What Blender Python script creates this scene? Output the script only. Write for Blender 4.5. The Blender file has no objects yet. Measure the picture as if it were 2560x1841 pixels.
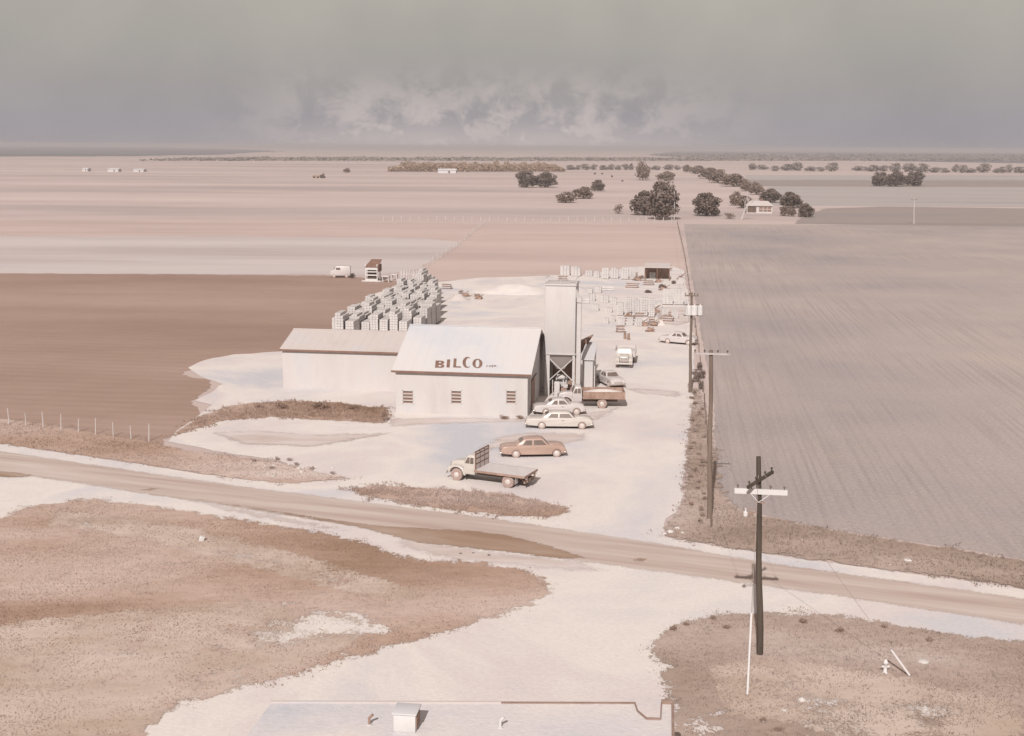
import bpy, bmesh, math, random
import numpy as np
from mathutils import Vector, Matrix, noise
from mathutils.geometry import tessellate_polygon
PI = math.pi
rad = math.radians
C = bpy.context.scene.collection
scene = bpy.context.scene

# ------------------------------------------------------------------ camera
H = 25.0; F = 3000.0; CX = 1280.0; CY = 920.5; SC = 2560/2268
PITCH = math.atan((CY-367)/F); ROLL = math.atan(16/2560)
fw = Vector((0, math.cos(PITCH), -math.sin(PITCH)))
r0 = Vector((1, 0, 0)); u0 = Vector((0, math.sin(PITCH), math.cos(PITCH)))
rt = r0*math.cos(ROLL)+u0*math.sin(ROLL); up = u0*math.cos(ROLL)-r0*math.sin(ROLL)
cam_loc = Vector((0, 0, H))
cd = bpy.data.cameras.new('camera'); cam = bpy.data.objects.new('camera', cd); C.objects.link(cam)
M = Matrix((rt, up, -fw)).transposed().to_4x4(); M.translation = cam_loc
cam.matrix_world = M
cd.sensor_width = 36; cd.lens = 36*F/2560; cd.clip_start = .5; cd.clip_end = 40000
scene.camera = cam

# ------------------------------------------------------------------ light
SUN_EL = 37; SUN_AZ = 12        # light travels away from the camera, slightly to the right
sd = bpy.data.lights.new('sun', 'SUN'); so = bpy.data.objects.new('sun', sd); C.objects.link(so)
sd.energy = 3.5; sd.angle = rad(.6); sd.color = (1, .95, .90)
d = Vector((math.sin(rad(SUN_AZ))*math.cos(rad(SUN_EL)), math.cos(rad(SUN_AZ))*math.cos(rad(SUN_EL)), -math.sin(rad(SUN_EL))))
so.rotation_euler = d.to_track_quat('-Z', 'Y').to_euler()
so.location = (0, -20, 80)

w = bpy.data.worlds.new('World'); scene.world = w; w.use_nodes = True
nt = w.node_tree; N = nt.nodes; L = nt.links; N.clear()
def nd(t, **k):
    n = N.new(t)
    for a, b in k.items(): setattr(n, a, b)
    return n
sky = nd('ShaderNodeTexSky', sky_type='NISHITA', sun_disc=False)
sky.sun_elevation = rad(SUN_EL); sky.sun_rotation = rad(180+SUN_AZ); sky.air_density = 2; sky.dust_density = 6
geo = nd('ShaderNodeNewGeometry')      # Incoming = view direction on the sky
tc = nd('ShaderNodeTexCoord')
sep = nd('ShaderNodeSeparateXYZ'); L.new(tc.outputs['Generated'], sep.inputs[0])
ramp = nd('ShaderNodeValToRGB'); L.new(sep.outputs['Z'], ramp.inputs[0])
def lin(c): c /= 255; return c/12.92 if c <= .04045 else ((c+.055)/1.055)**2.4
EXPO = 0.5; EG = 2**EXPO
def skyc(r, g, b, k=1): return (lin(r)/EG*k, lin(g)/EG*k, lin(b)/EG*k, 1)
els = [(0, skyc(166, 161, 166)), (.02, skyc(165, 161, 165)), (.05, skyc(169, 165, 163)), (.085, skyc(176, 172, 166)), (.125, skyc(181, 177, 169)), (.4, (.33, .285, .26, 1)), (1, (.30, .25, .225, 1))]
cr = ramp.color_ramp
cr.elements[0].position, cr.elements[0].color = els[0]; cr.elements[1].position, cr.elements[1].color = els[-1]
for p, c in els[1:-1]: e = cr.elements.new(p); e.color = c
# low drifting dust cloud above the middle of the horizon
mp = nd('ShaderNodeMapping'); mp.inputs['Scale'].default_value = (38, 38, 46); L.new(tc.outputs['Generated'], mp.inputs[0])
nz = nd('ShaderNodeTexNoise'); nz.inputs['Scale'].default_value = 1.0; nz.inputs['Detail'].default_value = 6; nz.inputs['Roughness'].default_value = .62; nz.inputs['Distortion'].default_value = .3
L.new(mp.outputs[0], nz.inputs['Vector'])
def math_n(op, a, b=None, clamp=False):
    n = nd('ShaderNodeMath', operation=op, use_clamp=clamp)
    for i, v in enumerate((a, b)):
        if v is None: continue
        if isinstance(v, (int, float)): n.inputs[i].default_value = v
        else: L.new(v, n.inputs[i])
    return n.outputs[0]
def mr(v, a, b, c=0, d_=1):
    n = nd('ShaderNodeMapRange', interpolation_type='SMOOTHSTEP'); L.new(v, n.inputs[0])
    for i, x in enumerate((a, b, c, d_)): n.inputs[i+1].default_value = x
    return n.outputs[0]
az = math_n('ARCTAN2', sep.outputs['X'], sep.outputs['Y'])
mask = math_n('MULTIPLY', mr(az, -.27, -.10), mr(az, .24, .04))
mask = math_n('MULTIPLY', mask, mr(sep.outputs['Z'], .078, .01))
lowm = math_n('MULTIPLY', mr(sep.outputs['Z'], .03, .0), .75)
cl = math_n('MULTIPLY', math_n('MAXIMUM', mr(nz.outputs['Fac'], .38, .62), lowm), mask)
mx = nd('ShaderNodeMix', data_type='RGBA'); L.new(math_n('MULTIPLY', cl, .7), mx.inputs[0]); L.new(ramp.outputs[0], mx.inputs[6]); mx.inputs[7].default_value = skyc(218, 205, 200)
# broad faint mottling of the overcast
nz2 = nd('ShaderNodeTexNoise'); nz2.inputs['Scale'].default_value = 9; nz2.inputs['Detail'].default_value = 4; L.new(tc.outputs['Generated'], nz2.inputs['Vector'])
mm = nd('ShaderNodeMix', data_type='RGBA', blend_type='MULTIPLY'); mm.inputs[0].default_value = 1
rm = nd('ShaderNodeValToRGB'); rm.color_ramp.elements[0].color = (.93, .93, .94, 1); rm.color_ramp.elements[0].position = .35; rm.color_ramp.elements[1].color = (1.05, 1.04, 1.03, 1); rm.color_ramp.elements[1].position = .68
L.new(nz2.outputs['Fac'], rm.inputs[0]); L.new(mx.outputs[2], mm.inputs[6]); L.new(rm.outputs[0], mm.inputs[7])
sm = nd('ShaderNodeMix', data_type='RGBA', blend_type='MULTIPLY'); sm.inputs[0].default_value = 1; L.new(sky.outputs[0], sm.inputs[6]); sm.inputs[7].default_value = (.06, .06, .06, 1)
fin = nd('ShaderNodeMix', data_type='RGBA'); fin.inputs[0].default_value = .06; L.new(mm.outputs[2], fin.inputs[6]); L.new(sm.outputs[2], fin.inputs[7])
bg = nd('ShaderNodeBackground'); L.new(fin.outputs[2], bg.inputs[0]); out = nd('ShaderNodeOutputWorld'); L.new(bg.outputs[0], out.inputs[0])
scene.view_settings.view_transform = 'Standard'; scene.view_settings.look = 'None'; scene.view_settings.gamma = 1; scene.view_settings.exposure = EXPO
scene.render.engine = 'CYCLES'
HAZE = .00022
scene.cycles.volume_bounces = 0; scene.cycles.max_bounces = 5

# ------------------------------------------------------------------ pixel -> place
def ray(px, py):       # px, py in the 2268-wide view of the photo
    return (fw*F + rt*(px*SC-CX) + up*(CY-py*SC)).normalized()
def D(px, py, h=0.0):
    v = ray(px, py); t = (h-H)/v.z
    return cam_loc + v*t
def top_h(p, py):      # height of the point above p that shows on row py
    k = (CY-py*SC)/F; a = Vector((p[0], p[1], 0))-cam_loc; z = Vector((0, 0, 1))
    return (k*a.dot(fw)-a.dot(up))/(z.dot(up)-k*z.dot(fw))
def pxw(p, n):         # metres covered by n view pixels at p
    return n*SC/F*(Vector((p[0], p[1], 0))-cam_loc).dot(fw)
SITE = rad(7.6)
U = Vector((math.cos(SITE), -math.sin(SITE), 0)); V = Vector((math.sin(SITE), math.cos(SITE), 0))

# ------------------------------------------------------------------ materials
KK = 1.30
def S(r, g, b): return (min(.9, lin(r)/1.36), min(.9, lin(g)/1.29), min(.9, lin(b)/1.20), 1)
MATS = {}; SPEC = {}
def chain(t, sp):
    g = t.nodes.new('ShaderNodeNewGeometry'); mp = t.nodes.new('ShaderNodeMapping'); mp.vector_type = 'TEXTURE'; mp.inputs['Scale'].default_value = sp['stretch']; mp.inputs['Rotation'].default_value = (0, 0, sp['rot']); t.links.new(g.outputs['Position'], mp.inputs[0])
    n = t.nodes.new('ShaderNodeTexNoise'); n.inputs['Scale'].default_value = sp['scale']; n.inputs['Detail'].default_value = sp['detail']; n.inputs['Roughness'].default_value = .6; n.inputs['Distortion'].default_value = sp['dist']; t.links.new(mp.outputs[0], n.inputs['Vector'])
    r = t.nodes.new('ShaderNodeValToRGB'); e = r.color_ramp; cols = sp['cols']; k = len(cols); lo, hi = sp['lo'], sp['hi']
    e.elements[0].position = lo; e.elements[0].color = cols[0]; e.elements[1].position = hi; e.elements[1].color = cols[-1]
    for i in range(1, k-1): q = e.elements.new(lo+(hi-lo)*i/(k-1)); q.color = cols[i]
    t.links.new(n.outputs['Fac'], r.inputs[0]); last = r.outputs[0]
    if sp['fine']:
        n2 = t.nodes.new('ShaderNodeTexNoise'); n2.inputs['Scale'].default_value = sp['finescale']; n2.inputs['Detail'].default_value = 5; n2.inputs['Roughness'].default_value = .7; t.links.new(mp.outputs[0], n2.inputs['Vector'])
        r2 = t.nodes.new('ShaderNodeMapRange'); r2.inputs[1].default_value = .3; r2.inputs[2].default_value = .7; r2.inputs[3].default_value = 1-sp['fine']; r2.inputs[4].default_value = 1+sp['fine']; t.links.new(n2.outputs['Fac'], r2.inputs[0])
        x = t.nodes.new('ShaderNodeMix'); x.data_type = 'RGBA'; x.blend_type = 'MULTIPLY'; x.inputs[0].default_value = 1; t.links.new(last, x.inputs[6]); t.links.new(r2.outputs[0], x.inputs[7]); last = x.outputs[2]
    return last
def blend(name, top, k, sc, bump=.04, soft=0.0):
    # the upper surface thins out towards its edge, in clumps, into the surface below it
    m = bpy.data.materials.new(name); m.use_nodes = True; t = m.node_tree; b = t.nodes['Principled BSDF']; b.inputs['Roughness'].default_value = .92; b.inputs['Specular IOR Level'].default_value = .15
    a = chain(t, SPEC[top.name])
    at = t.nodes.new('ShaderNodeAttribute'); at.attribute_name = 'cover'; g = t.nodes.new('ShaderNodeNewGeometry')
    n = t.nodes.new('ShaderNodeTexNoise'); n.inputs['Scale'].default_value = sc; n.inputs['Detail'].default_value = 8; n.inputs['Roughness'].default_value = .68; t.links.new(g.outputs['Position'], n.inputs['Vector'])
    nf = t.nodes.new('ShaderNodeTexNoise'); nf.inputs['Scale'].default_value = 9; nf.inputs['Detail'].default_value = 4; nf.inputs['Roughness'].default_value = .8; t.links.new(g.outputs['Position'], nf.inputs['Vector'])
    s0 = t.nodes.new('ShaderNodeMath'); s0.operation = 'MULTIPLY_ADD'; t.links.new(nf.outputs['Fac'], s0.inputs[0]); s0.inputs[1].default_value = 1.2+3.2*soft; t.links.new(at.outputs['Fac'], s0.inputs[2])
    s1 = t.nodes.new('ShaderNodeMath'); s1.operation = 'MULTIPLY_ADD'; t.links.new(n.outputs['Fac'], s1.inputs[0]); s1.inputs[1].default_value = k; t.links.new(s0.outputs[0], s1.inputs[2])
    r = t.nodes.new('ShaderNodeMapRange'); r.interpolation_type = 'SMOOTHSTEP'; c0 = k*.5+.6+1.6*soft+.1; r.inputs[1].default_value = c0-.01; r.inputs[2].default_value = c0+.01; t.links.new(s1.outputs[0], r.inputs[0])
    t.links.new(a, b.inputs['Base Color']); ts = t.nodes.new('ShaderNodeBsdfTransparent'); ms = t.nodes.new('ShaderNodeMixShader'); t.links.new(r.outputs[0], ms.inputs[0]); t.links.new(ts.outputs[0], ms.inputs[1]); t.links.new(b.outputs[0], ms.inputs[2]); t.links.new(ms.outputs[0], t.nodes['Material Output'].inputs['Surface'])
    n3 = t.nodes.new('ShaderNodeTexNoise'); n3.inputs['Scale'].default_value = 3; n3.inputs['Detail'].default_value = 5; t.links.new(g.outputs['Position'], n3.inputs['Vector'])
    bp = t.nodes.new('ShaderNodeBump'); bp.inputs['Strength'].default_value = .5; bp.inputs['Distance'].default_value = bump; t.links.new(n3.outputs['Fac'], bp.inputs['Height']); t.links.new(bp.outputs[0], b.inputs['Normal'])
    return m
def mat(name, cols, scale=1.0, stretch=(1, 1, 1), rough=.85, bump=0.0, bscale=None, detail=6, lo=.33, hi=.67, world=True, spec=.25, metal=0.0, rot=0.0, fine=0.0, finescale=12.0, dist=0.0):
    if name in MATS: return MATS[name]
    m = bpy.data.materials.new(name); m.use_nodes = True; t = m.node_tree; b = t.nodes['Principled BSDF']
    b.inputs['Roughness'].default_value = rough; b.inputs['Specular IOR Level'].default_value = spec; b.inputs['Metallic'].default_value = metal
    g = t.nodes.new('ShaderNodeNewGeometry') if world else t.nodes.new('ShaderNodeTexCoord')
    src = g.outputs['Position'] if world else g.outputs['Object']
    mp = t.nodes.new('ShaderNodeMapping'); mp.vector_type = 'TEXTURE'; mp.inputs['Scale'].default_value = stretch; mp.inputs['Rotation'].default_value = (0, 0, rot); t.links.new(src, mp.inputs[0])
    n = t.nodes.new('ShaderNodeTexNoise'); n.inputs['Scale'].default_value = scale; n.inputs['Detail'].default_value = detail; n.inputs['Roughness'].default_value = .6; n.inputs['Distortion'].default_value = dist
    t.links.new(mp.outputs[0], n.inputs['Vector'])
    r = t.nodes.new('ShaderNodeValToRGB'); e = r.color_ramp
    k = len(cols)
    e.elements[0].position = lo; e.elements[0].color = cols[0]; e.elements[1].position = hi; e.elements[1].color = cols[-1]
    for i in range(1, k-1): q = e.elements.new(lo+(hi-lo)*i/(k-1)); q.color = cols[i]
    t.links.new(n.outputs['Fac'], r.inputs[0]); last = r.outputs[0]
    if fine:
        n2 = t.nodes.new('ShaderNodeTexNoise'); n2.inputs['Scale'].default_value = finescale; n2.inputs['Detail'].default_value = 5; n2.inputs['Roughness'].default_value = .7; t.links.new(mp.outputs[0], n2.inputs['Vector'])
        r2 = t.nodes.new('ShaderNodeMapRange'); r2.inputs[1].default_value = .3; r2.inputs[2].default_value = .7; r2.inputs[3].default_value = 1-fine; r2.inputs[4].default_value = 1+fine; t.links.new(n2.outputs['Fac'], r2.inputs[0])
        x = t.nodes.new('ShaderNodeMix'); x.data_type = 'RGBA'; x.blend_type = 'MULTIPLY'; x.inputs[0].default_value = 1; t.links.new(last, x.inputs[6]); t.links.new(r2.outputs[0], x.inputs[7]); last = x.outputs[2]
    t.links.new(last, b.inputs['Base Color'])
    if bump:
        n3 = t.nodes.new('ShaderNodeTexNoise'); n3.inputs['Scale'].default_value = bscale or scale*4; n3.inputs['Detail'].default_value = 6; t.links.new(src, n3.inputs['Vector'])
        bp = t.nodes.new('ShaderNodeBump'); bp.inputs['Strength'].default_value = .6; bp.inputs['Distance'].default_value = bump; t.links.new(n3.outputs['Fac'], bp.inputs['Height']); t.links.new(bp.outputs[0], b.inputs['Normal'])
    SPEC[m.name] = dict(cols=cols, scale=scale, stretch=stretch, detail=detail, lo=lo, hi=hi, rot=rot, fine=fine, finescale=finescale, dist=dist)
    MATS[name] = m; return m
def add_furrows(m, period, depth, amount, ang):
    """parallel furrows along a field: a slow wave across it darkens and dents the soil"""
    t = m.node_tree; b = t.nodes['Principled BSDF']
    g = t.nodes.new('ShaderNodeNewGeometry'); mp = t.nodes.new('ShaderNodeMapping'); mp.inputs['Rotation'].default_value = (0, 0, ang); t.links.new(g.outputs['Position'], mp.inputs[0])
    wv = t.nodes.new('ShaderNodeTexWave'); wv.inputs['Scale'].default_value = 1/period*.314; wv.inputs['Distortion'].default_value = 1.6; wv.inputs['Detail'].default_value = 3; wv.inputs['Detail Scale'].default_value = .6; t.links.new(mp.outputs[0], wv.inputs['Vector'])
    old = b.inputs['Base Color'].links[0].from_socket
    n2 = t.nodes.new('ShaderNodeTexNoise'); n2.inputs['Scale'].default_value = .05; n2.inputs['Detail'].default_value = 4; t.links.new(g.outputs['Position'], n2.inputs['Vector'])
    r1 = t.nodes.new('ShaderNodeMapRange'); r1.inputs[1].default_value = .42; r1.inputs[2].default_value = .62; t.links.new(n2.outputs['Fac'], r1.inputs[0])
    mu = t.nodes.new('ShaderNodeMath'); mu.operation = 'MULTIPLY'; t.links.new(wv.outputs['Fac'], mu.inputs[0]); t.links.new(r1.outputs[0], mu.inputs[1])
    r = t.nodes.new('ShaderNodeMapRange'); r.inputs[3].default_value = 1+amount*.3; r.inputs[4].default_value = 1-amount; t.links.new(mu.outputs[0], r.inputs[0])
    x = t.nodes.new('ShaderNodeMix'); x.data_type = 'RGBA'; x.blend_type = 'MULTIPLY'; x.inputs[0].default_value = 1; t.links.new(old, x.inputs[6]); t.links.new(r.outputs[0], x.inputs[7]); t.links.new(x.outputs[2], b.inputs['Base Color'])
    bp = t.nodes.new('ShaderNodeBump'); bp.inputs['Distance'].default_value = depth; bp.inputs['Strength'].default_value = .7; t.links.new(wv.outputs['Fac'], bp.inputs['Height']); t.links.new(bp.outputs[0], b.inputs['Normal'])

def add_rows(m, ang):
    t = m.node_tree; b = t.nodes['Principled BSDF']; old = b.inputs['Base Color'].links[0].from_socket
    g = t.nodes.new('ShaderNodeNewGeometry')
    def nz(sc, st, det):
        mp = t.nodes.new('ShaderNodeMapping'); mp.vector_type = 'TEXTURE'; mp.inputs['Rotation'].default_value = (0, 0, -ang); mp.inputs['Scale'].default_value = st; t.links.new(g.outputs['Position'], mp.inputs[0])
        n = t.nodes.new('ShaderNodeTexNoise'); n.inputs['Scale'].default_value = sc; n.inputs['Detail'].default_value = det; n.inputs['Roughness'].default_value = .55; t.links.new(mp.outputs[0], n.inputs['Vector']); return n.outputs['Fac']
    a, c = nz(2.3, (1, 70, 1), 1), nz(.03, (1, 1, 1), 4)
    r1 = t.nodes.new('ShaderNodeMapRange'); r1.inputs[1].default_value = .46; r1.inputs[2].default_value = .66; t.links.new(a, r1.inputs[0])
    r2 = t.nodes.new('ShaderNodeMapRange'); r2.inputs[1].default_value = .30; r2.inputs[2].default_value = .66; t.links.new(c, r2.inputs[0])
    mu = t.nodes.new('ShaderNodeMath'); mu.operation = 'MULTIPLY'; t.links.new(r1.outputs[0], mu.inputs[0]); t.links.new(r2.outputs[0], mu.inputs[1])
    r = t.nodes.new('ShaderNodeMapRange'); r.inputs[3].default_value = 1.02; r.inputs[4].default_value = .86; t.links.new(mu.outputs[0], r.inputs[0])
    x = t.nodes.new('ShaderNodeMix'); x.data_type = 'RGBA'; x.blend_type = 'MULTIPLY'; x.inputs[0].default_value = 1; t.links.new(old, x.inputs[6]); t.links.new(r.outputs[0], x.inputs[7]); t.links.new(x.outputs[2], b.inputs['Base Color'])

m_ground = mat('dry_prairie', [S(184, 165, 158), S(206, 183, 173), S(217, 194, 183)], .012, (5, 1, 1), detail=9, fine=.07, finescale=.12)
m_pale = mat('pale_stubble', [S(196, 178, 170), S(210, 194, 187), S(217, 200, 191)], .03, (7, 1, 1), detail=9, fine=.05, finescale=.3)
m_pink = mat('pink_stubble', [S(196, 171, 160), S(208, 182, 170), S(216, 190, 178)], .03, (5, 1, 1), detail=9, fine=.05, finescale=.3)
m_brown = mat('ploughed_soil', [S(159, 129, 113), S(171, 141, 124), S(182, 152, 137)], .035, (4, 1, 1), detail=10, bump=.08, bscale=3, fine=.06, finescale=1.2)
add_furrows(m_brown, 2.2, .03, .035, rad(90)+SITE)
m_rfield = mat('stubble_field', [S(168, 154, 150), S(182, 165, 157), S(193, 174, 162)], .022, (1, 1, 1), detail=9, bump=.06, bscale=3, fine=.15, finescale=3.2)
add_rows(m_rfield, SITE)
m_rband = mat('dark_stubble', [S(152, 138, 132), S(166, 150, 140), S(158, 144, 140)], .03, (6, 1, 1), detail=8, fine=.06, finescale=.4)
m_lband = mat('grey_stubble', [S(172, 162, 157), S(186, 172, 165), S(190, 178, 172)], .03, (8, 1, 1), detail=8, fine=.05, finescale=.4)
m_gravel = mat('white_gravel', [S(206, 201, 201), S(223, 211, 206), S(235, 221, 209), S(225, 209, 202), S(213, 205, 203)], .055, detail=9, bump=.03, bscale=6, fine=.06, finescale=4, dist=.4, rough=.95)
m_road = mat('road_gravel', [S(190, 165, 152), S(203, 181, 168), S(215, 196, 184)], .5, (9, .55, 1), detail=8, bump=.02, bscale=6, rot=-rad(19), fine=.05, finescale=2.5, rough=.95)
m_wet = mat('damp_dirt', [S(160, 129, 106), S(170, 141, 120), S(186, 160, 142)], .4, (4, 1, 1), detail=7, bump=.03, rot=-rad(19))
m_track = mat('worn_dirt', [S(206, 184, 173), S(219, 201, 191), S(227, 212, 204)], .5, (4, 1, 1), detail=7)
m_turf = mat('dry_turf', [S(165, 134, 111), S(188, 156, 137), S(206, 178, 162), S(220, 198, 185)], .075, (2.6, 1, 1), detail=9, bump=.12, bscale=2.5, fine=.10, finescale=2.2, dist=.3)
m_turf2 = mat('grey_turf', [S(154, 130, 114), S(174, 150, 134), S(190, 166, 151), S(204, 183, 170)], .1, (2, 1, 1), detail=9, bump=.12, bscale=2.5, fine=.10, finescale=2.2, dist=.3)
m_blade = mat('straw', [S(180, 149, 126), S(201, 171, 152), S(214, 189, 174), S(226, 206, 194)], .075, (2.6, 1, 1), detail=8, fine=.07, finescale=3)
m_bladeg = mat('straw_grey', [S(162, 142, 128), S(182, 160, 146), S(197, 175, 163), S(213, 194, 184)], .1, (2, 1, 1), detail=7, fine=.08, finescale=3)
def thin(m, f):      # thin straw and leaves let part of the light through
    t = m.node_tree; b = t.nodes['Principled BSDF']; src = b.inputs['Base Color'].links[0].from_socket
    tl = t.nodes.new('ShaderNodeBsdfTranslucent'); ms = t.nodes.new('ShaderNodeMixShader'); ms.inputs[0].default_value = f
    t.links.new(src, tl.inputs['Color']); t.links.new(b.outputs[0], ms.inputs[1]); t.links.new(tl.outputs[0], ms.inputs[2]); t.links.new(ms.outputs[0], t.nodes['Material Output'].inputs['Surface'])
thin(m_blade, .5); thin(m_bladeg, .5)
m_leaf = mat('oak_leaf', [(.12, .087, .073, 1), (.165, .125, .108, 1), (.23, .18, .158, 1)], .8, detail=5, lo=.35, hi=.68, fine=.2, finescale=3)
m_leaf2 = mat('pale_leaf', [(.19, .14, .11, 1), (.26, .195, .16, 1), (.33, .25, .21, 1)], .6, detail=5)
m_leaf3 = mat('olive_leaf', [(.40, .29, .22, 1), (.46, .34, .26, 1), (.52, .39, .31, 1)], .02, detail=6)
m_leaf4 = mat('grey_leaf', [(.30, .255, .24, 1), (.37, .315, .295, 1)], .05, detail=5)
thin(m_leaf3, .45); thin(m_leaf4, .45); thin(m_leaf2, .35); thin(m_leaf, .2)
m_bark = mat('bark', [(.09, .07, .055, 1), (.17, .13, .105, 1)], 3, (1, 1, 4), bump=.02)
m_white = mat('whitewash', [S(195, 183, 175), S(205, 193, 185), S(209, 198, 190), S(204, 196, 193)], .5, (1, 1, 4), lo=.25, hi=.7, detail=8, fine=.025, finescale=3, rough=.7)
m_roof = mat('pale_roof', [S(206, 203, 203), S(217, 208, 203), S(222, 209, 201)], .14, detail=7, fine=.02, rough=.6)
m_roof2 = mat('pinkish_roof', [S(202, 187, 178), S(210, 194, 184), S(206, 195, 191)], .2, detail=7, fine=.02, rough=.65)
m_trim = mat('brown_trim', [S(128, 96, 82), S(146, 112, 96)], 1, detail=4)
m_steel = mat('painted_steel', [S(203, 194, 187), S(212, 200, 192)], .8, detail=6, fine=.04, rough=.55)
m_dark = mat('dark_opening', [(.10, .07, .055, 1), (.14, .10, .08, 1)], 1)
m_rust = mat('rusty_steel', [(.22, .14, .11, 1), (.34, .235, .19, 1)], 1.5, detail=6)
m_pole = mat('creosote_wood', [(.045, .035, .028, 1), (.085, .066, .053, 1)], 3, (1, 1, 8), bump=.01)
m_pole2 = mat('weathered_wood', [(.13, .095, .078, 1), (.19, .145, .12, 1)], 2, (1, 1, 8), bump=.01)
m_wpaint = mat('white_paint', [S(216, 208, 202), S(226, 216, 208)], 2, detail=4)
m_block = mat('concrete_block', [S(200, 190, 184), S(212, 201, 193), S(217, 205, 196)], .8, detail=5, fine=.04)
m_cream = mat('cream_enamel', [S(206, 193, 180), S(213, 200, 188)], .8, rough=.3, spec=.5)
m_tan = mat('tan_enamel', [S(180, 148, 131), S(190, 158, 141)], .8, rough=.28, spec=.5)
m_light = mat('light_enamel', [S(206, 193, 185), S(213, 200, 193)], .8, rough=.3, spec=.5)
m_tyre = mat('dusty_tyre', [S(164, 138, 125), S(184, 158, 146)], 6, detail=4)
m_hub = mat('hubcap', [S(206, 190, 178), S(218, 202, 192)], 3, rough=.35, spec=.5)
m_glass = mat('car_glass', [(.11, .08, .068, 1), (.16, .12, .105, 1)], 2, rough=.3, spec=.35)
m_chrome = mat('bumper_chrome', [(.5, .44, .4, 1), (.6, .53, .49, 1)], 2, rough=.25, metal=.7)
m_plank = mat('bed_planks', [S(212, 198, 192), S(222, 210, 204)], 2, (1, 12, 1))
m_stone = mat('limestone', [S(208, 196, 186), S(222, 212, 204)], 2, bump=.03)
m_wire = mat('galvanised_wire', [S(160, 142, 132), S(170, 150, 140)], 2)
m_glaze = mat('window_pane', [S(140, 108, 92), S(152, 120, 104)], 1.5, rough=.35)

m_dull = mat('dull_trim', [S(150, 122, 108), S(168, 142, 128)], 1.5)
m_weather = mat('bleached_wood', [S(186, 172, 166), S(196, 182, 176)], 2)
# ------------------------------------------------------------------ mesh helpers
class MB:
    def __init__(s): s.v = []; s.f = []
    def add(s, vs, fs):
        o = len(s.v); s.v += [tuple(v) for v in vs]; s.f += [tuple(i+o for i in f) for f in fs]; return s
    def box(s, c, d, M_=None):
        x, y, z = (q/2 for q in d); P = [Vector((a*x, b*y, e*z)) for a in (-1, 1) for b in (-1, 1) for e in (-1, 1)]
        if M_ is not None: P = [M_ @ p for p in P]
        c = Vector(c)
        return s.add([p+c for p in P], [(0, 1, 3, 2), (4, 6, 7, 5), (0, 4, 5, 1), (2, 3, 7, 6), (0, 2, 6, 4), (1, 5, 7, 3)])
    def bar(s, a, b, w_, h_=None):
        a, b = Vector(a), Vector(b); h_ = h_ or w_; dd = b-a
        q = dd.to_track_quat('Z', 'Y').to_matrix()
        return s.box((a+b)/2, (w_, h_, dd.length), q)
    def tube(s, a, b, ra, rb=None, n=8):
        a, b = Vector(a), Vector(b); rb = ra if rb is None else rb; q = (b-a).to_track_quat('Z', 'Y').to_matrix()
        P = [a+q @ Vector((ra*math.cos(t), ra*math.sin(t), 0)) for t in np.linspace(0, 2*PI, n, False)]
        P += [b+q @ Vector((rb*math.cos(t), rb*math.sin(t), 0)) for t in np.linspace(0, 2*PI, n, False)]
        return s.add(P, [(i, (i+1) % n, n+(i+1) % n, n+i) for i in range(n)]+[tuple(range(n))[::-1], tuple(range(n, 2*n))])
    def lathe(s, prof, axis, c, n=20):     # prof: (radius, along)
        q = Vector(axis).to_track_quat('Z', 'Y').to_matrix(); c = Vector(c); P = []
        for r_, z_ in prof: P += [c+q @ Vector((r_*math.cos(t), r_*math.sin(t), z_)) for t in np.linspace(0, 2*PI, n, False)]
        fs = [(k*n+i, k*n+(i+1) % n, (k+1)*n+(i+1) % n, (k+1)*n+i) for k in range(len(prof)-1) for i in range(n)]
        return s.add(P, fs+[tuple(range(n))[::-1], tuple(range((len(prof)-1)*n, len(prof)*n))])
    def prism(s, prof, y0, y1, hw=None):    # prof: (x, z); hw(x, z) scales y
        n = len(prof); k = hw or (lambda x, z: 1)
        P = [(x, y0*k(x, z), z) for x, z in prof]+[(x, y1*k(x, z), z) for x, z in prof]
        return s.add(P, [tuple(range(n)), tuple(range(n, 2*n))[::-1]]+[(i, i+n, (i+1) % n+n, (i+1) % n) for i in range(n)])
    def build(s, name, m, parent=None, smooth=False, bevel=0, loc=None):
        me = bpy.data.meshes.new(name); me.from_pydata(s.v, [], s.f)
        bm = bmesh.new(); bm.from_mesh(me); bmesh.ops.recalc_face_normals(bm, faces=bm.faces); bm.to_mesh(me); bm.free()
        me.materials.append(m)
        o = bpy.data.objects.new(name, me); C.objects.link(o)
        if parent: o.parent = parent
        if loc: o.location = loc
        if smooth:
            for p in me.polygons: p.use_smooth = True
        if bevel:
            b = o.modifiers.new('bevel', 'BEVEL'); b.width = bevel; b.segments = 2; b.limit_method = 'ANGLE'; b.angle_limit = rad(35)
            for p in me.polygons: p.use_smooth = True
        return o
def tag(o, label=None, cat=None, group=None, kind=None):
    if label: o['label'] = label
    if cat: o['category'] = cat
    if group: o['group'] = group
    if kind: o['kind'] = kind
    return o
def thing(name, label, cat, loc, rz=0, group=None):
    o = bpy.data.objects.new(name, None); C.objects.link(o); o.location = loc; o.rotation_euler = (0, 0, rz); o.empty_display_size = .3
    return tag(o, label, cat, group)
def dup(o, loc, rz=None, scale=None, label=None, group=None):
    def cp(a, par):
        c = a.copy(); C.objects.link(c); c.parent = par
        for ch in list(kids.get(a.name, [])): cp(ch, c)
        return c
    kids = {}
    stack = [o]
    while stack:
        a = stack.pop(); k = list(a.children); kids[a.name] = k; stack += k
    r = cp(o, None); r.location = loc
    if rz is not None: r.rotation_euler = (0, 0, rz)
    if scale is not None: r.scale = scale if hasattr(scale, '__len__') else (scale,)*3
    if label: r['label'] = label
    if group: r['group'] = group
    return r
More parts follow.
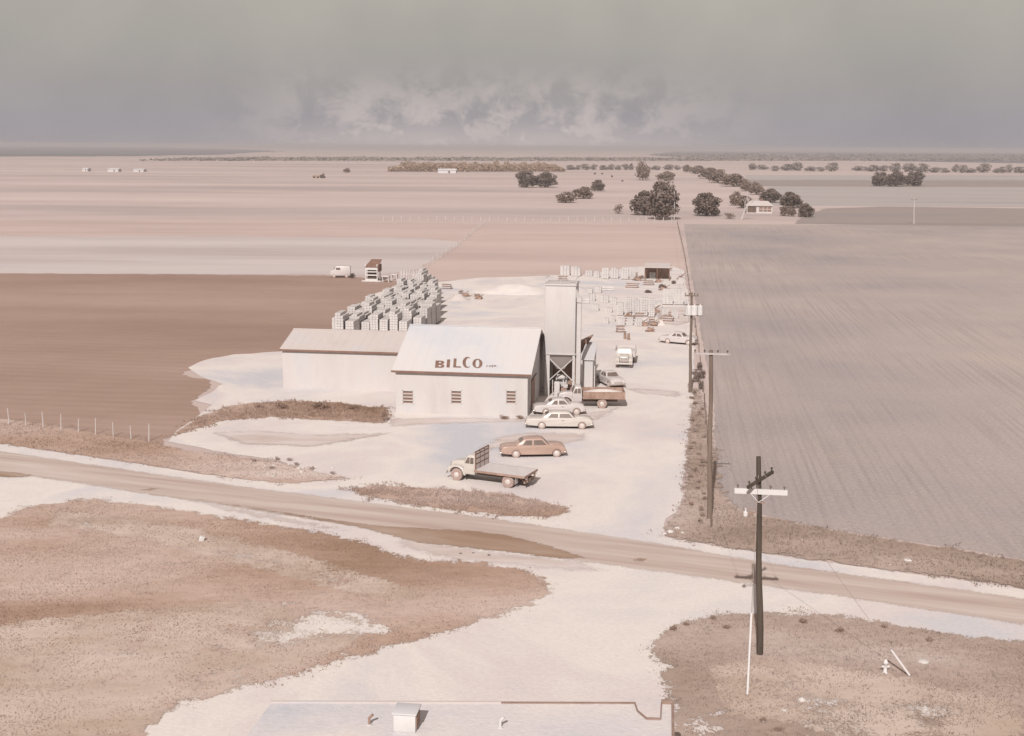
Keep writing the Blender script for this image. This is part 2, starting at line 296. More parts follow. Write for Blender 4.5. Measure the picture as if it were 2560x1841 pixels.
def ragged(pts, amp, seg, seed=0):
    """densify a ground outline and make it wander"""
    out_ = []; n = len(pts)
    for i in range(n):
        a, b = pts[i], pts[(i+1) % n]; ln = (b-a).length; k = max(1, min(400, int(ln/seg)))
        for j in range(k):
            p = a.lerp(b, j/k)
            q = Vector((p.x*.35+seed*9.7, p.y*.35, seed*3.1))
            dx = noise.noise(q)*amp + noise.noise(q*4)*amp*.5+noise.noise(q*13)*amp*.25
            dy = noise.noise(q+Vector((7, 5, 3)))*amp+noise.noise(q*4+Vector((7, 5, 3)))*amp*.5+noise.noise(q*13+Vector((1, 5, 3)))*amp*.25
            out_.append(Vector((p.x+dx, p.y+dy, 0)))
    return out_
def sheet(name, pix, m, z, amp=.4, seg=1.0, seed=0, kind='structure', raw=None, **k):
    pts = raw or [Vector((D(x, y).x, D(x, y).y, 0)) for x, y in pix]
    pts = ragged(pts, amp, seg, seed) if amp else pts
    tris = tessellate_polygon([pts])
    me = bpy.data.meshes.new(name); me.from_pydata([(p.x, p.y, z) for p in pts], [], [t for t in tris])
    bm = bmesh.new(); bm.from_mesh(me); bmesh.ops.recalc_face_normals(bm, faces=bm.faces)
    if sum(f.normal.z for f in bm.faces) < 0: bmesh.ops.reverse_faces(bm, faces=bm.faces)
    bm.to_mesh(me); bm.free(); me.materials.append(m)
    o = bpy.data.objects.new(name, me); C.objects.link(o); tag(o, kind=kind, **k)
    return o, pts
def mesh_np(name, verts, faces, m, parent=None):
    me = bpy.data.meshes.new(name); nv = len(verts); nf, w_ = faces.shape
    me.vertices.add(nv); me.vertices.foreach_set('co', np.ascontiguousarray(verts, dtype=np.float32).ravel())
    me.loops.add(nf*w_); me.loops.foreach_set('vertex_index', faces.astype(np.int32).ravel())
    me.polygons.add(nf); me.polygons.foreach_set('loop_start', np.arange(0, nf*w_, w_, dtype=np.int32))
    me.update(calc_edges=True); me.materials.append(m)
    o = bpy.data.objects.new(name, me); C.objects.link(o)
    if parent: o.parent = parent
    return o
def in_poly(P, poly):
    x, y = P[:, 0], P[:, 1]; res = np.zeros(len(P), bool); n = len(poly)
    for i in range(n):
        x1, y1 = poly[i][0], poly[i][1]; x2, y2 = poly[(i+1) % n][0], poly[(i+1) % n][1]
        if y1 == y2: continue
        c = ((y1 > y) != (y2 > y)) & (x < (x2-x1)*(y-y1)/(y2-y1)+x1); res ^= c
    return res
def sdist(P, poly):
    A = np.array([(p[0], p[1]) for p in poly], float); B = np.roll(A, -1, 0); best = np.full(len(P), 1e9)
    for a, b in zip(A, B):
        ab = b-a; tt = np.clip(((P-a)@ab)/(ab@ab+1e-9), 0, 1); best = np.minimum(best, np.linalg.norm(P-a-tt[:, None]*ab, axis=1))
    return np.where(in_poly(P, A), best, -best)
def soft_sheet(name, pix, m, z, cell=.4, pad=1.2, holes=(), xr=(-75, 75), yr=(36, 190), kind='structure', raw=None):
    poly = raw or [(D(x, y).x, D(x, y).y) for x, y in pix]; A = np.array(poly)
    lo = np.maximum(A.min(0)-pad, (xr[0], yr[0])); hi = np.minimum(A.max(0)+pad, (xr[1], yr[1]))
    nx, ny = int((hi[0]-lo[0])/cell)+1, int((hi[1]-lo[1])/cell)+1
    X, Y = np.meshgrid(lo[0]+np.arange(nx)*cell, lo[1]+np.arange(ny)*cell); P = np.c_[X.ravel(), Y.ravel()]
    d = sdist(P, poly)
    for h in holes:
        hp = [(D(x, y).x, D(x, y).y) for x, y in h]; dh = sdist(P, hp); d = np.minimum(d, -dh*.45+.45)
    keep = d > -pad; ix = np.arange(nx*ny).reshape(ny, nx)
    q = np.stack([ix[:-1, :-1], ix[:-1, 1:], ix[1:, 1:], ix[1:, :-1]], -1).reshape(-1, 4); outer = sdist(P, poly) > -pad; q = q[outer[q].all(1)]
    us, inv = np.unique(q, return_inverse=True); q = inv.reshape(q.shape)
    o = mesh_np(name, np.c_[P[us], np.full(len(us), z)], q, m)
    at = o.data.attributes.new('cover', 'FLOAT', 'POINT'); at.data.foreach_set('value', np.clip(d[us], -3, 6).astype(np.float32))
    if kind: o['kind'] = kind
    return poly
rng = np.random.default_rng(7)
def tufts(name, polys, n, h, wd, m, label, cat, patch=.25, thr=-.15, z=0, seed=0, xlim=(-60, 60), holes=()):
    """dry grass: small leaning blades, thick in clumps and thin where the ground is bare"""
    r = np.random.default_rng(seed+11); out_ = []
    tot = 0
    for poly in polys:
        P0 = np.array([(max(xlim[0], min(xlim[1], p[0])), p[1]) for p in poly]); lo, hi = P0.min(0), P0.max(0)
        lo = lo-1; hi = hi+1; P = r.uniform(lo, hi, (n*3, 2)); dd = sdist(P, P0)
        for h_ in holes: dd = np.minimum(dd, -sdist(P, [(D(x, y).x, D(x, y).y) for x, y in h_])*.5+.5)
        nn_ = np.array([noise.noise(Vector((a*.9, b*.9, 3.3)))+.5*noise.noise(Vector((a*3, b*3, 1.3))) for a, b in P])
        P = P[dd+nn_*1.6 > r.exponential(.45, len(P))-.1][:n]
        keep = np.array([noise.noise(Vector((a*patch, b*patch*1.6, seed)))+.5*noise.noise(Vector((a*patch*4, b*patch*5, seed)))+.3*r.standard_normal() > thr for a, b in P])
        out_.append(P[keep])
    P = np.concatenate(out_); k = len(P)
    s = r.uniform(.5, 1.3, k); s[r.random(k) < .03] *= 1.8
    a = r.uniform(0, 2*PI, k); ww = wd*s*r.uniform(.6, 1.4, k); hh = h*s
    lx, ly = r.normal(0, .35, k)*hh, r.normal(0, .35, k)*hh
    v = np.zeros((k, 6, 3))
    dx, dy = np.cos(a)*ww/2, np.sin(a)*ww/2
    v[:, 0] = np.c_[P[:, 0]-dx, P[:, 1]-dy, np.full(k, z)]; v[:, 1] = np.c_[P[:, 0]+dx, P[:, 1]+dy, np.full(k, z)]
    v[:, 2] = np.c_[P[:, 0]+lx, P[:, 1]+ly, z+hh]
    v[:, 3] = np.c_[P[:, 0]+dy, P[:, 1]-dx, np.full(k, z)]; v[:, 4] = np.c_[P[:, 0]-dy, P[:, 1]+dx, np.full(k, z)]
    v[:, 5] = np.c_[P[:, 0]-lx*.8, P[:, 1]-ly*.6, z+hh*.85]
    f = np.arange(k*6).reshape(-1, 3)
    return tag(mesh_np(name, v.reshape(-1, 3), f, m), label, cat, kind='stuff')
def leaves(lobes, n, size, r, shell=(.72, 1.04)):
    L_ = np.array(lobes, float); wt = (L_[:, 3]*L_[:, 4]+L_[:, 4]*L_[:, 5]+L_[:, 3]*L_[:, 5]); wt /= wt.sum()
    i = r.choice(len(L_), n, p=wt); dv = r.standard_normal((n, 3)); dv /= np.linalg.norm(dv, axis=1)[:, None]
    rr = r.uniform(shell[0], shell[1], n)[:, None]
    c = L_[i, :3]+dv*rr*L_[i, 3:6]
    nn = dv+r.standard_normal((n, 3))*.7; nn /= np.linalg.norm(nn, axis=1)[:, None]
    t = np.cross(nn, r.standard_normal((n, 3))); t /= np.linalg.norm(t, axis=1)[:, None]; b = np.cross(nn, t)
    sz = size*r.uniform(.5, 1.25, n)[:, None]
    v = np.stack([c-t*sz*.5-b*sz*.3, c+t*sz*.5-b*sz*.4, c+t*sz*.35+b*sz*.5, c-t*sz*.4+b*sz*.35], 1)
    v[:, :, 2] = np.maximum(v[:, :, 2], .02)
    return v.reshape(-1, 3)
def leaf_obj(name, v, m, parent=None):
    return mesh_np(name, v, np.arange(len(v)).reshape(-1, 4), m, parent)

# ------------------------------------------------------------------ the ground
gm = MB().add([(-15000, -3000, 0), (15000, -3000, 0), (15000, 26000, 0), (-15000, 26000, 0)], [(0, 1, 2, 3)])
tag(gm.build('ground', m_ground), kind='structure')
# far bands of fields
def band(name, x0, x1, ya0, ya1, yb0, yb1, m, z, amp, seed):
    return sheet(name, [(x0, yb0), ((x0+x1)/2, (yb0+yb1)/2), (x1, yb1), (x1, ya1), ((x0+x1)/2, (ya0+ya1)/2), (x0, ya0)], m, z, amp, 6, seed)
sheet('pale_field', [(-700, 607), (0, 607), (500, 608), (850, 608), (930, 596), (985, 560), (1020, 536), (900, 527), (500, 524), (0, 524), (-700, 521)], m_pale, .012, 2.2, 4, 1)
sheet('pink_field', [(1075, 494), (1500, 496), (1512, 560), (1520, 602), (1400, 606), (1060, 620), (900, 624), (985, 562), (1020, 540)], m_pink, .020, 1.4, 3, 2)
sheet('far_field', [(-700, 530), (500, 532), (1000, 545), (1030, 530), (1075, 496), (850, 489), (400, 487), (-700, 484)], m_pink, .006, 1.5, 5, 3)
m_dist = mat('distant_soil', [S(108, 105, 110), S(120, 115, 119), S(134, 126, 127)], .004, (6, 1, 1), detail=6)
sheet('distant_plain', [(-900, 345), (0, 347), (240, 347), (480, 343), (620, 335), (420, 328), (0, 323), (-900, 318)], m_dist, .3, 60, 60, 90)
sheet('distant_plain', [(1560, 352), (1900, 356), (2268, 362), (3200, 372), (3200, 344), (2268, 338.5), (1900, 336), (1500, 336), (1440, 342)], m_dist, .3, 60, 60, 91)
sheet('dark_field', [(1760, 496), (2268, 503), (3200, 515), (3200, 472), (2268, 462), (1960, 458), (1830, 462), (1780, 478)], m_rband, .02, 1.2, 4, 4)
band('grey_field', 1700, 3200, 414, 419, 456, 463, m_lband, .02, 2, 5)
band('brown_field', 1660, 3200, 399, 402, 413, 418, m_rband, .02, 3, 6)
band('distant_field', 1650, 3200, 388, 391, 399, 402, m_lband, .02, 3, 7)
sheet('stubble_field', [(1514, 497), (1900, 498), (2268, 502), (3300, 514), (3300, 1420), (2268, 1240), (2050, 1205), (1800, 1165), (1640, 1130), (1590, 1090), (1580, 900), (1556, 760), (1530, 600)], m_rfield, .012, .25, 2, 8)
sheet('ploughed_field', [(-900, 604), (0, 606), (400, 608), (740, 611), (870, 622), (960, 622), (900, 645), (800, 700), (735, 745), (640, 785), (480, 800), (400, 830), (480, 850), (430, 890), (440, 930), (350, 985), (230, 962), (130, 944), (0, 926), (-300, 893), (-900, 830)], m_brown, .016, .9, .5, 9)
yard = [(418, 815), (440, 802), (470, 794), (520, 786), (622, 779), (680, 757), (735, 740), (830, 650), (950, 628), (1060, 616), (1200, 612), (1290, 610), (1400, 592), (1490, 590), (1515, 600), (1528, 680), (1538, 780), (1535, 870), (1528, 960), (1515, 1060), (1505, 1120), (1470, 1170), (1474, 1190),
        (1680, 1227), (1905, 1257), (2268, 1306), (3200, 1440), (3200, 2050), (-700, 2050), (-700, 880), (0, 984), (253, 1020), (527, 1062), (640, 1072), (780, 1061), (700, 1048), (600, 1018), (480, 1000), (370, 978), (400, 950), (440, 920), (470, 898), (430, 888), (470, 868), (494, 852), (450, 838)]
sheet('gravel_ground', yard, m_gravel, .028, .35, .9, 10)
road_top = [(-700, 893), (0, 1000), (253, 1037), (527, 1077), (800, 1112), (1100, 1150), (1474, 1207), (1680, 1244), (1905, 1276), (2268, 1326), (3200, 1462)]
road_bot = [(3200, 1530), (2268, 1386), (1905, 1330), (1680, 1297), (1450, 1268), (1200, 1232), (900, 1188), (600, 1138), (300, 1092), (0, 1046), (-700, 930)]
mb_road = blend('road_surface', m_road, .9, .8, .02, .15); mb_wet = blend('damp_surface', m_wet, .8, 1.2, .02, .05); mb_track = blend('worn_surface', m_track, 2.2, .9, .02, .6)
soft_sheet('road', road_top+road_bot, mb_road, .034, .5, .8)
# damp dirt along the road edge and worn patches in the yard
wet = [[(430, 1106), (520, 1120), (620, 1134), (720, 1150), (840, 1166), (960, 1172), (1060, 1178), (1130, 1188), (1210, 1208), (1300, 1238), (1240, 1240), (1150, 1228), (1040, 1216), (930, 1205), (870, 1190), (800, 1170), (700, 1153), (560, 1129)],
       [(306, 1087), (325, 1084), (352, 1083), (330, 1089)], [(-300, 1005), (0, 1045), (30, 1047), (78, 1055), (50, 1059), (0, 1058), (-300, 1020)], [(1395, 1241), (1415, 1236), (1436, 1241), (1420, 1248)]]
for i, pl in enumerate(wet): soft_sheet('damp_dirt', pl, mb_wet, .046, .22, .4)
wear = [[(880, 1190), (1000, 1212), (1150, 1232), (1290, 1246), (1330, 1262), (1240, 1262), (1160, 1256), (1060, 1246), (960, 1232), (900, 1212)],
        [(1110, 968), (1160, 961), (1230, 960), (1300, 963), (1290, 975), (1250, 985), (1180, 972), (1110, 990), (1085, 1000), (1060, 1002), (1080, 985)],
        [(860, 929), (960, 927), (1160, 929), (1160, 934), (960, 940), (870, 945)], [(1500, 868), (1420, 862), (1385, 862), (1420, 872), (1500, 880)],
        [(1205, 925), (1300, 915), (1345, 910), (1370, 903), (1330, 925), (1300, 938)], [(420, 1108), (640, 1150), (760, 1176), (640, 1160), (500, 1132)], [(1385, 620), (1440, 606), (1505, 600), (1518, 640), (1500, 652), (1430, 652)], [(1455, 682), (1528, 680), (1532, 712), (1500, 722), (1462, 716)], [(960, 640), (1030, 636), (1090, 642), (1070, 662), (990, 668)]]
for i, pl in enumerate(wear): soft_sheet('worn_dirt', pl, mb_track, .0355+i*.0007, .3, .9)

turfA = [(-500, 1240), (0, 1150), (60, 1124), (180, 1107), (300, 1116), (500, 1147), (700, 1180), (797, 1201), (870, 1225), (922, 1241), (1050, 1246), (1166, 1263), (1216, 1295), (1213, 1323), (1129, 1357), (1016, 1394), (891, 1429), (781, 1459), (574, 1518), (410, 1557), (330, 1600), (300, 1700), (-500, 1990)]
turfB = [(1451, 1415), (1485, 1389), (1586, 1362), (1736, 1357), (1905, 1370), (2093, 1404), (2268, 1426), (3000, 1540), (3000, 2000), (1495, 2000), (1495, 1560), (1475, 1530), (1470, 1480), (1440, 1440)]
turfC = [(775, 1086), (830, 1074), (900, 1080), (1000, 1086), (1100, 1092), (1190, 1112), (1255, 1122), (1256, 1140), (1210, 1146), (1141, 1145), (985, 1129), (880, 1114), (810, 1100)]
turfD = [(-500, 852), (0, 926), (130, 944), (230, 962), (350, 982), (420, 1000), (500, 1010), (600, 1022), (700, 1045), (780, 1061), (640, 1072), (527, 1062), (253, 1020), (0, 984), (-500, 911)]
turfE = [(370, 972), (440, 925), (500, 902), (560, 893), (640, 890), (760, 893), (820, 903), (858, 903), (862, 925), (850, 938), (720, 932), (600, 925), (500, 932), (440, 950)]
turfF = [(1466, 1186), (1485, 1160), (1515, 1110), (1522, 1000), (1532, 900), (1541, 860), (1560, 900), (1585, 1000), (1600, 1090), (1640, 1132), (1800, 1168), (2050, 1208), (2268, 1243), (3200, 1405), (3200, 1438), (2268, 1304), (1905, 1255), (1680, 1225), (1500, 1196)]
br = random.Random(8)
def blob(x, y, w_, h_): return [(x+w_*math.cos(q)*br.uniform(.7, 1.2), y+h_*math.sin(q)*br.uniform(.7, 1.2)) for q in np.linspace(0, 2*PI, 9)[:-1]]
bareA = [blob(x, y, w_, h_) for x, y, w_, h_ in ((500, 1395, 26, 7), (560, 1415, 30, 7), (600, 1460, 34, 7), (820, 1330, 22, 5), (860, 1345, 24, 5), (930, 1400, 22, 6), (480, 1440, 22, 6), (960, 1385, 16, 5), (700, 1320, 18, 4), (560, 1330, 14, 4), (380, 1250, 24, 5), (90, 1480, 30, 6), (250, 1520, 36, 7), (150, 1380, 22, 5), (760, 1455, 20, 5), (330, 1395, 18, 4), (480, 1560, 26, 6))]+[[(520, 1400), (600, 1375), (700, 1346), (760, 1346), (850, 1362), (900, 1395), (830, 1425), (720, 1432), (640, 1445), (560, 1435)], [(600, 1335), (650, 1328), (690, 1338), (640, 1346)], [(430, 1500), (520, 1470), (600, 1480), (560, 1500), (470, 1520)], [(400, 1210), (520, 1216), (640, 1240), (780, 1290), (760, 1300), (620, 1258), (480, 1235)], [(100, 1150), (200, 1150), (300, 1172), (180, 1168)], [(190, 1440), (300, 1430), (330, 1450), (220, 1460)]]
bareB = [[(1700, 1520), (1760, 1500), (1830, 1530), (1900, 1560), (1840, 1590), (1740, 1570)], [(1950, 1560), (2050, 1545), (2160, 1580), (2060, 1610)], [(1500, 1580), (1590, 1570), (1640, 1600), (1600, 1640), (1500, 1700)], [(1760, 1600), (1900, 1610), (2000, 1640), (1780, 1650)], [(2060, 1470), (2100, 1468), (2110, 1480), (2070, 1484)]]
TP = {}
mA = blend('turf_surface', m_turf, 3.2, .9, .04, .3); mB = blend('grey_turf_surface', m_turf2, 3.2, .9, .04, .3); mC = blend('verge_surface', m_turf, 2.0, .9, .04, .2)
for nm, pl, m, z, hl in [('A', turfA, mA, .052, bareA), ('B', turfB, mB, .052, bareB), ('C', turfC, mC, .052, ()), ('D', turfD, mC, .036, ()), ('E', turfE, mC, .054, ()), ('F', turfF, mB, .056, ())]:
    TP[nm] = soft_sheet('turf', pl, m, z, .45, 1.3, hl, xr=(-62, 62))
tufts('dry_grass', [TP['A']], 80000, .055, .035, m_blade, 'dry brown grass covering the rough ground at lower left', 'grass', seed=1, thr=-.25, z=.05, xlim=(-40, 8), holes=bareA)
tufts('dry_grass', [TP['B']], 55000, .075, .035, m_bladeg, 'grey brown weeds and grass round the foot of the near utility pole', 'grass', seed=2, thr=-.3, z=.05, xlim=(0, 40), holes=bareB)
tufts('dry_grass', [TP['C']], 9000, .13, .05, m_blade, 'strip of dry grass between the flatbed truck and the road', 'grass', seed=3, thr=-.4, z=.05)
tufts('dry_grass', [TP['D']], 22000, .12, .05, m_blade, 'dry roadside grass between the ploughed field and the road', 'grass', seed=4, thr=-.3, z=.03)
tufts('dry_grass', [TP['E']], 8000, .16, .06, m_blade, 'weedy strip in front of the long low building', 'grass', seed=5, thr=-.4, z=.05)
tufts('dry_grass', [TP['F']], 40000, .13, .05, m_bladeg, 'weeds along the fence line and the far side of the road', 'grass', seed=6, thr=-.35, z=.05)
m_lt = blend('pale_turf_surface', mat('pale_turf', [S(194, 168, 149), S(207, 183, 166), S(216, 194, 179)], .3, (2, 1, 1), detail=8, fine=.06, finescale=2), 5.0, .35, .03, 1.3)
for i, pl in enumerate([[(-200, 1400), (120, 1370), (330, 1350), (560, 1330), (800, 1370), (780, 1440), (560, 1520), (400, 1560), (300, 1640), (-200, 1660)], [(120, 1128), (330, 1150), (560, 1200), (780, 1262), (960, 1320), (900, 1340), (700, 1300), (480, 1240), (300, 1195), (100, 1170)], [(1560, 1480), (1700, 1450), (1900, 1480), (2100, 1520), (2268, 1560), (2268, 1640), (1900, 1640), (1600, 1580)]]):
    soft_sheet('pale_turf', pl, m_lt, .0535+.0008*i, .4, .2, bareA if i < 2 else bareB, xr=(-62, 62))
bareC = [(870, 960), (700, 965), (560, 955), (470, 960), (540, 985), (700, 990)]; soft_sheet('worn_dirt', bareC, mb_track, .048, .35, .9)

# ------------------------------------------------------------------ trees
def crown_lobes(r, n=7, flat=.75):
    """lobes of a crown one metre in radius whose base is at z=.35 and top about 2"""
    Lb = [(0, 0, .95, .74, .74, .8)]
    for i in range(n):
        a = 2*PI*i/n+r.uniform(-.3, .3); q = r.uniform(.42, .62); s = r.uniform(.34, .5)
        Lb.append((q*math.cos(a), q*math.sin(a), r.uniform(.7, 1.35), s, s, s*flat))
    for i in range(3): Lb.append((r.uniform(-.35, .35), r.uniform(-.35, .35), r.uniform(1.5, 1.7), .34, .34, .26))
    for i in range(7):
        a = 2*PI*i/7+r.uniform(-.3, .3); q = r.uniform(.4, .66); s = r.uniform(.28, .38); Lb.append((q*math.cos(a), q*math.sin(a), r.uniform(.3, .6), s, s, s*.8))
    return Lb
PROTO = []
def make_tree(m, seed, n=2600, size=.12, name='oak_tree'):
    r = np.random.default_rng(seed)
    t = thing(name, 'dark round oak tree', 'tree', (0, 0, 0)); tr = MB().tube((0, 0, -.05), (.03, .02, .55), .075, .05, 7)
    for i in range(5):
        a = 2*PI*i/5+.4; tr.tube((.03, .02, .45), (.5*math.cos(a), .5*math.sin(a), r.uniform(.95, 1.35)), .04, .012, 5)
    tr.build('trunk', m_bark, t); leaf_obj('crown', leaves(crown_lobes(r), n, size, r), m, t)
    return t
def make_bush(m, seed, n=500, size=.16, name='shrub', open_=False):
    r = np.random.default_rng(seed); t = thing(name, 'bush', 'bush', (0, 0, 0)); b = MB()
    for i in range(7):
        a = 2*PI*i/7; b.tube((.05*math.cos(a), .05*math.sin(a), 0), (.55*math.cos(a), .55*math.sin(a), r.uniform(.8, 1.3)), .03, .01, 4)
    b.build('stem', m_bark, t)
    Lb = [(r.uniform(-.45, .45), r.uniform(-.45, .45), r.uniform(.35, 1.2), .42, .42, .36) for _ in range(8)]+[(0, 0, .6, .75, .75, .55)]
    leaf_obj('foliage', leaves(Lb, n, size, r, (.5, 1.08) if open_ else (.7, 1.04)), m, t)
    return t
P_dark = [make_tree(m_leaf, s) for s in (1, 2, 3, 4)]
P_pale = [make_tree(m_leaf2, s, 1100, .15, 'pale_tree') for s in (5, 6)]
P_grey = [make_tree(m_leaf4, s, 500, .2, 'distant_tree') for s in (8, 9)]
P_bush = [make_bush(m_leaf, s) for s in (11, 12)]; P_weed = [make_bush(m_blade, s, 500, .14, 'weed_bush', True) for s in (13, 14)]
P_pbush = [make_bush(m_leaf2, 15, 260, .16, 'scrub', True)]
used = set(); tc_n = [0]
def place(protos, x0, x1, yt, yb, label, group=None, cat=None, depth=1.0, hk=2.0, name=None):
    """plant between view columns x0..x1, foot on row yb, top on row yt"""
    tc_n[0] += 1; pr = protos[tc_n[0] % len(protos)]
    p = D((x0+x1)/2, yb); w_ = pxw(p, x1-x0)/2; p = p+V*w_*.55*depth
    h = max(.3, top_h(p, yt)); sc = (w_*1.0, w_*depth, h/hk)
    if pr.name in used: o = dup(pr, p, random.Random(tc_n[0]).uniform(0, 6.28) if abs(w_*(1-depth)) < .1 else 0, sc)
    else: o = pr; used.add(pr.name); o.location = p; o.scale = sc
    o['label'] = label
    if group: o['group'] = group
    if cat: o['category'] = cat
    return o
oaks = [(1390, 1462, 420, 478, 'broad left lobe of the two big dark oaks near the farm gate'), (1424, 1510, 398, 488, 'tallest dark oak beside the far utility pole'),
        (1527, 1602, 425, 480, 'round dark oak just right of the far farm gate'), (1137, 1192, 377, 416, 'left dark oak of the isolated clump by the distant woods'), (1176, 1235, 380, 416, 'right dark oak of the isolated clump by the distant woods'),
        (1306, 1341, 397, 424, 'small dark round tree at the top of the slanting row of three'), (1680, 1735, 417, 450, 'left dark tree behind the white farmhouse'), (1722, 1782, 424, 462, 'right dark tree behind the white farmhouse'), (1764, 1806, 449, 482, 'small dark tree at the right end of the farmstead'),
        (1928, 1972, 380, 413, 'left tree of the dark clump of three out in the right fields'), (1962, 2012, 378, 414, 'middle tree of the dark clump of three out in the right fields'), (2000, 2052, 379, 413, 'right tree of the dark clump of three out in the right fields')]
for a in oaks: place(P_dark, *a, cat='tree')
for a in [(1231, 1272, 424, 450, 'brown bushy tree lowest in the slanting row of three'), (1268, 1312, 412, 441, 'brown bushy tree in the middle of the slanting row of three'), (1616, 1642, 423, 456, 'slender pale tree left of the white farmhouse'), (1630, 1668, 432, 462, 'pale tree close behind the white farmhouse roof'), (1409, 1438, 356, 400, 'tall pale tree standing alone in the far pasture'), (1457, 1493, 378, 402, 'low pale tree above the big dark oaks'),
          (1660, 1690, 402, 432, 'pale tree at the lower end of the long tree row'), (1598, 1652, 383, 414, 'large bushy tree near the lower end of the long tree row'), (1570, 1612, 374, 406, 'bushy tree halfway along the long tree row'), (1548, 1592, 370, 396, 'mid brown tree in the upper half of the long tree row'), (1528, 1562, 366, 386, 'brown tree close to the far end of the long tree row'), (1512, 1532, 364, 382, 'smallest tree at the far end of the long tree row'), (1640, 1664, 396, 424, 'thin pale tree beside the lower end of the long tree row'), (1728, 1747, 454, 479, 'small pale tree right of the white farmhouse'), (1744, 1762, 456, 480, 'second small pale tree right of the white farmhouse')]:
    q_ = (a[1]-a[0])*.14; place(P_pale, a[0]-q_, a[1]+q_, *a[2:], cat='tree')
place(P_pbush, 1354, 1382, 444, 474, 'sparse pale thorn bush left of the big dark oaks', cat='bush')
place(P_pbush, 1602, 1634, 466, 486, 'pale scrubby bush between the farm gate and the farmhouse', cat='bush')
place(P_pbush, 1556, 1580, 376, 390, 'pale bush among the far trees of the long row', cat='bush')
rr = random.Random(3)
ON = 'first second third fourth fifth sixth seventh eighth ninth tenth eleventh twelfth thirteenth fourteenth fifteenth sixteenth seventeenth eighteenth nineteenth twentieth'.split(); ON += ['twenty '+q for q in ON[:9]]+['thirtieth']+['thirty '+q for q in ON[:9]]+['fortieth']+['forty '+q for q in ON[:9]]; kk = 0
xs = 1656
while xs < 2600:
    w_ = rr.uniform(16, 42); hh = rr.uniform(10, 21); y0 = 375+(xs-1650)*.011+rr.uniform(0, 3)
    if not (1850 < xs < 1868): place(P_grey, xs, xs+w_, y0-hh, y0+1, 'grey brown tree, %s from left in the distant row across the right fields' % ON[kk], 'distant trees in a row on the right', 'tree', hk=2)
    xs += w_*rr.uniform(.62, 1.0); kk += 1
xs = 1250; kk = 0
while xs < 1505:
    w_ = rr.uniform(14, 30); hh = rr.uniform(8, 15)
    place(P_grey, xs, xs+w_, 376-hh, 377, 'hazy brown tree, %s from left in the far row behind the pasture' % ON[kk], 'hazy trees in the far middle row', 'tree'); xs += w_*rr.uniform(.7, 1.1); kk += 1
for x, y in ((1317, 387), (1333, 387), (1355, 393), (1378, 403)):
    place(P_bush, x-3, x+4, y-6, y, 'tiny dark far pasture shrub, %s from the left' % {1317: 'first', 1333: 'second', 1355: 'third', 1378: 'last'}[x], 'tiny shrubs in the far pasture', 'bush')
place(P_pale, 758, 776, 372, 383, 'small brown tree alone on the far left plain', cat='tree')
# woods that read as one mass
def wood(name, x0, x1, yb, hpx, n, m, label, depth=60, size=2.2, seed=0):
    r = np.random.default_rng(seed); a, b = D(x0, yb), D(x1, yb); t = r.random(n); L3 = []
    hm = top_h(a, yb-hpx)
    hs = np.array([.62+.5*noise.noise(Vector((q*31, seed, 0)))+.3*noise.noise(Vector((q*90, seed, 4))) for q in t])*hm*1.1
    hs = np.maximum(hs, hm*.25)*np.minimum(1, np.minimum(t*9+.3, (1-t)*9+.3))
    c = np.c_[a.x+(b.x-a.x)*t, a.y+(b.y-a.y)*t+r.uniform(0, depth, n), hs*r.uniform(.1, 1.0, n)]
    v = np.repeat(c[:, None, :], 4, 1)+r.uniform(-1, 1, (n, 4, 3))*size*np.array([1, .6, .7]); v[:, :, 2] = np.maximum(v[:, :, 2], .05)
    return tag(leaf_obj(name, v.reshape(-1, 3), m), label, 'woods', kind='stuff')
wood('woodland', 858, 1252, 381, 24, 16000, m_leaf3, 'long brown olive wood on the horizon left of centre', 90, 1.5, 1)
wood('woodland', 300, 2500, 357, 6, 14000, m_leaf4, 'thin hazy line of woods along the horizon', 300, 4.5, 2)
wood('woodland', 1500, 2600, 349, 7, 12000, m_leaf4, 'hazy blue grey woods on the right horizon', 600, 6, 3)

# ------------------------------------------------------------------ buildings
def frame(px, py): p = D(px, py); return Vector((p.x, p.y, 0))
RZ = -SITE
org = frame(1168, 925)                  # front right corner of the main building
W1, D1, H1, RG = 12.6, 16.0, 4.15, 3.05
bld = thing('workshop_building', 'white gabled workshop with the name painted on its pale roof', 'building', org, RZ)
def wall_box(x0, x1, y0, y1, z0, z1): return MB().box(((x0+x1)/2, (y0+y1)/2, (z0+z1)/2), (abs(x1-x0), abs(y1-y0), abs(z1-z0)))
# walls as a prism with gable ends, window openings are built as recesses in the front wall
def gable_walls(W, Dp, h, rg, openings):
    mb = MB(); t = .25
    xs_ = sorted({-W, 0}|{q for o in openings for q in (o[0], o[1])}); zs = sorted({0, h}|{q for o in openings for q in (o[2], o[3])})
    for i in range(len(xs_)-1):
        for j in range(len(zs)-1):
            cx, cz = (xs_[i]+xs_[i+1])/2, (zs[j]+zs[j+1])/2
            if any(o[0] < cx < o[1] and o[2] < cz < o[3] for o in openings): continue
            mb.box((cx, t/2, cz), (xs_[i+1]-xs_[i], t, zs[j+1]-zs[j]))
    for x in (-W, -t):
        pr = [(t, 0), (Dp, 0), (Dp, h), (Dp/2, h+rg), (t, h+(t/(Dp/2))*rg)]
        n = len(pr); P = [(x, y, z) for y, z in pr]+[(x+t, y, z) for y, z in pr]
        mb.add(P, [tuple(range(n)), tuple(range(n, 2*n))]+[(i, (i+1) % n, (i+1) % n+n, i+n) for i in range(n)])
    mb.box((-W/2, Dp-t/2, h/2), (W-2*t-.01, t, h)); return mb
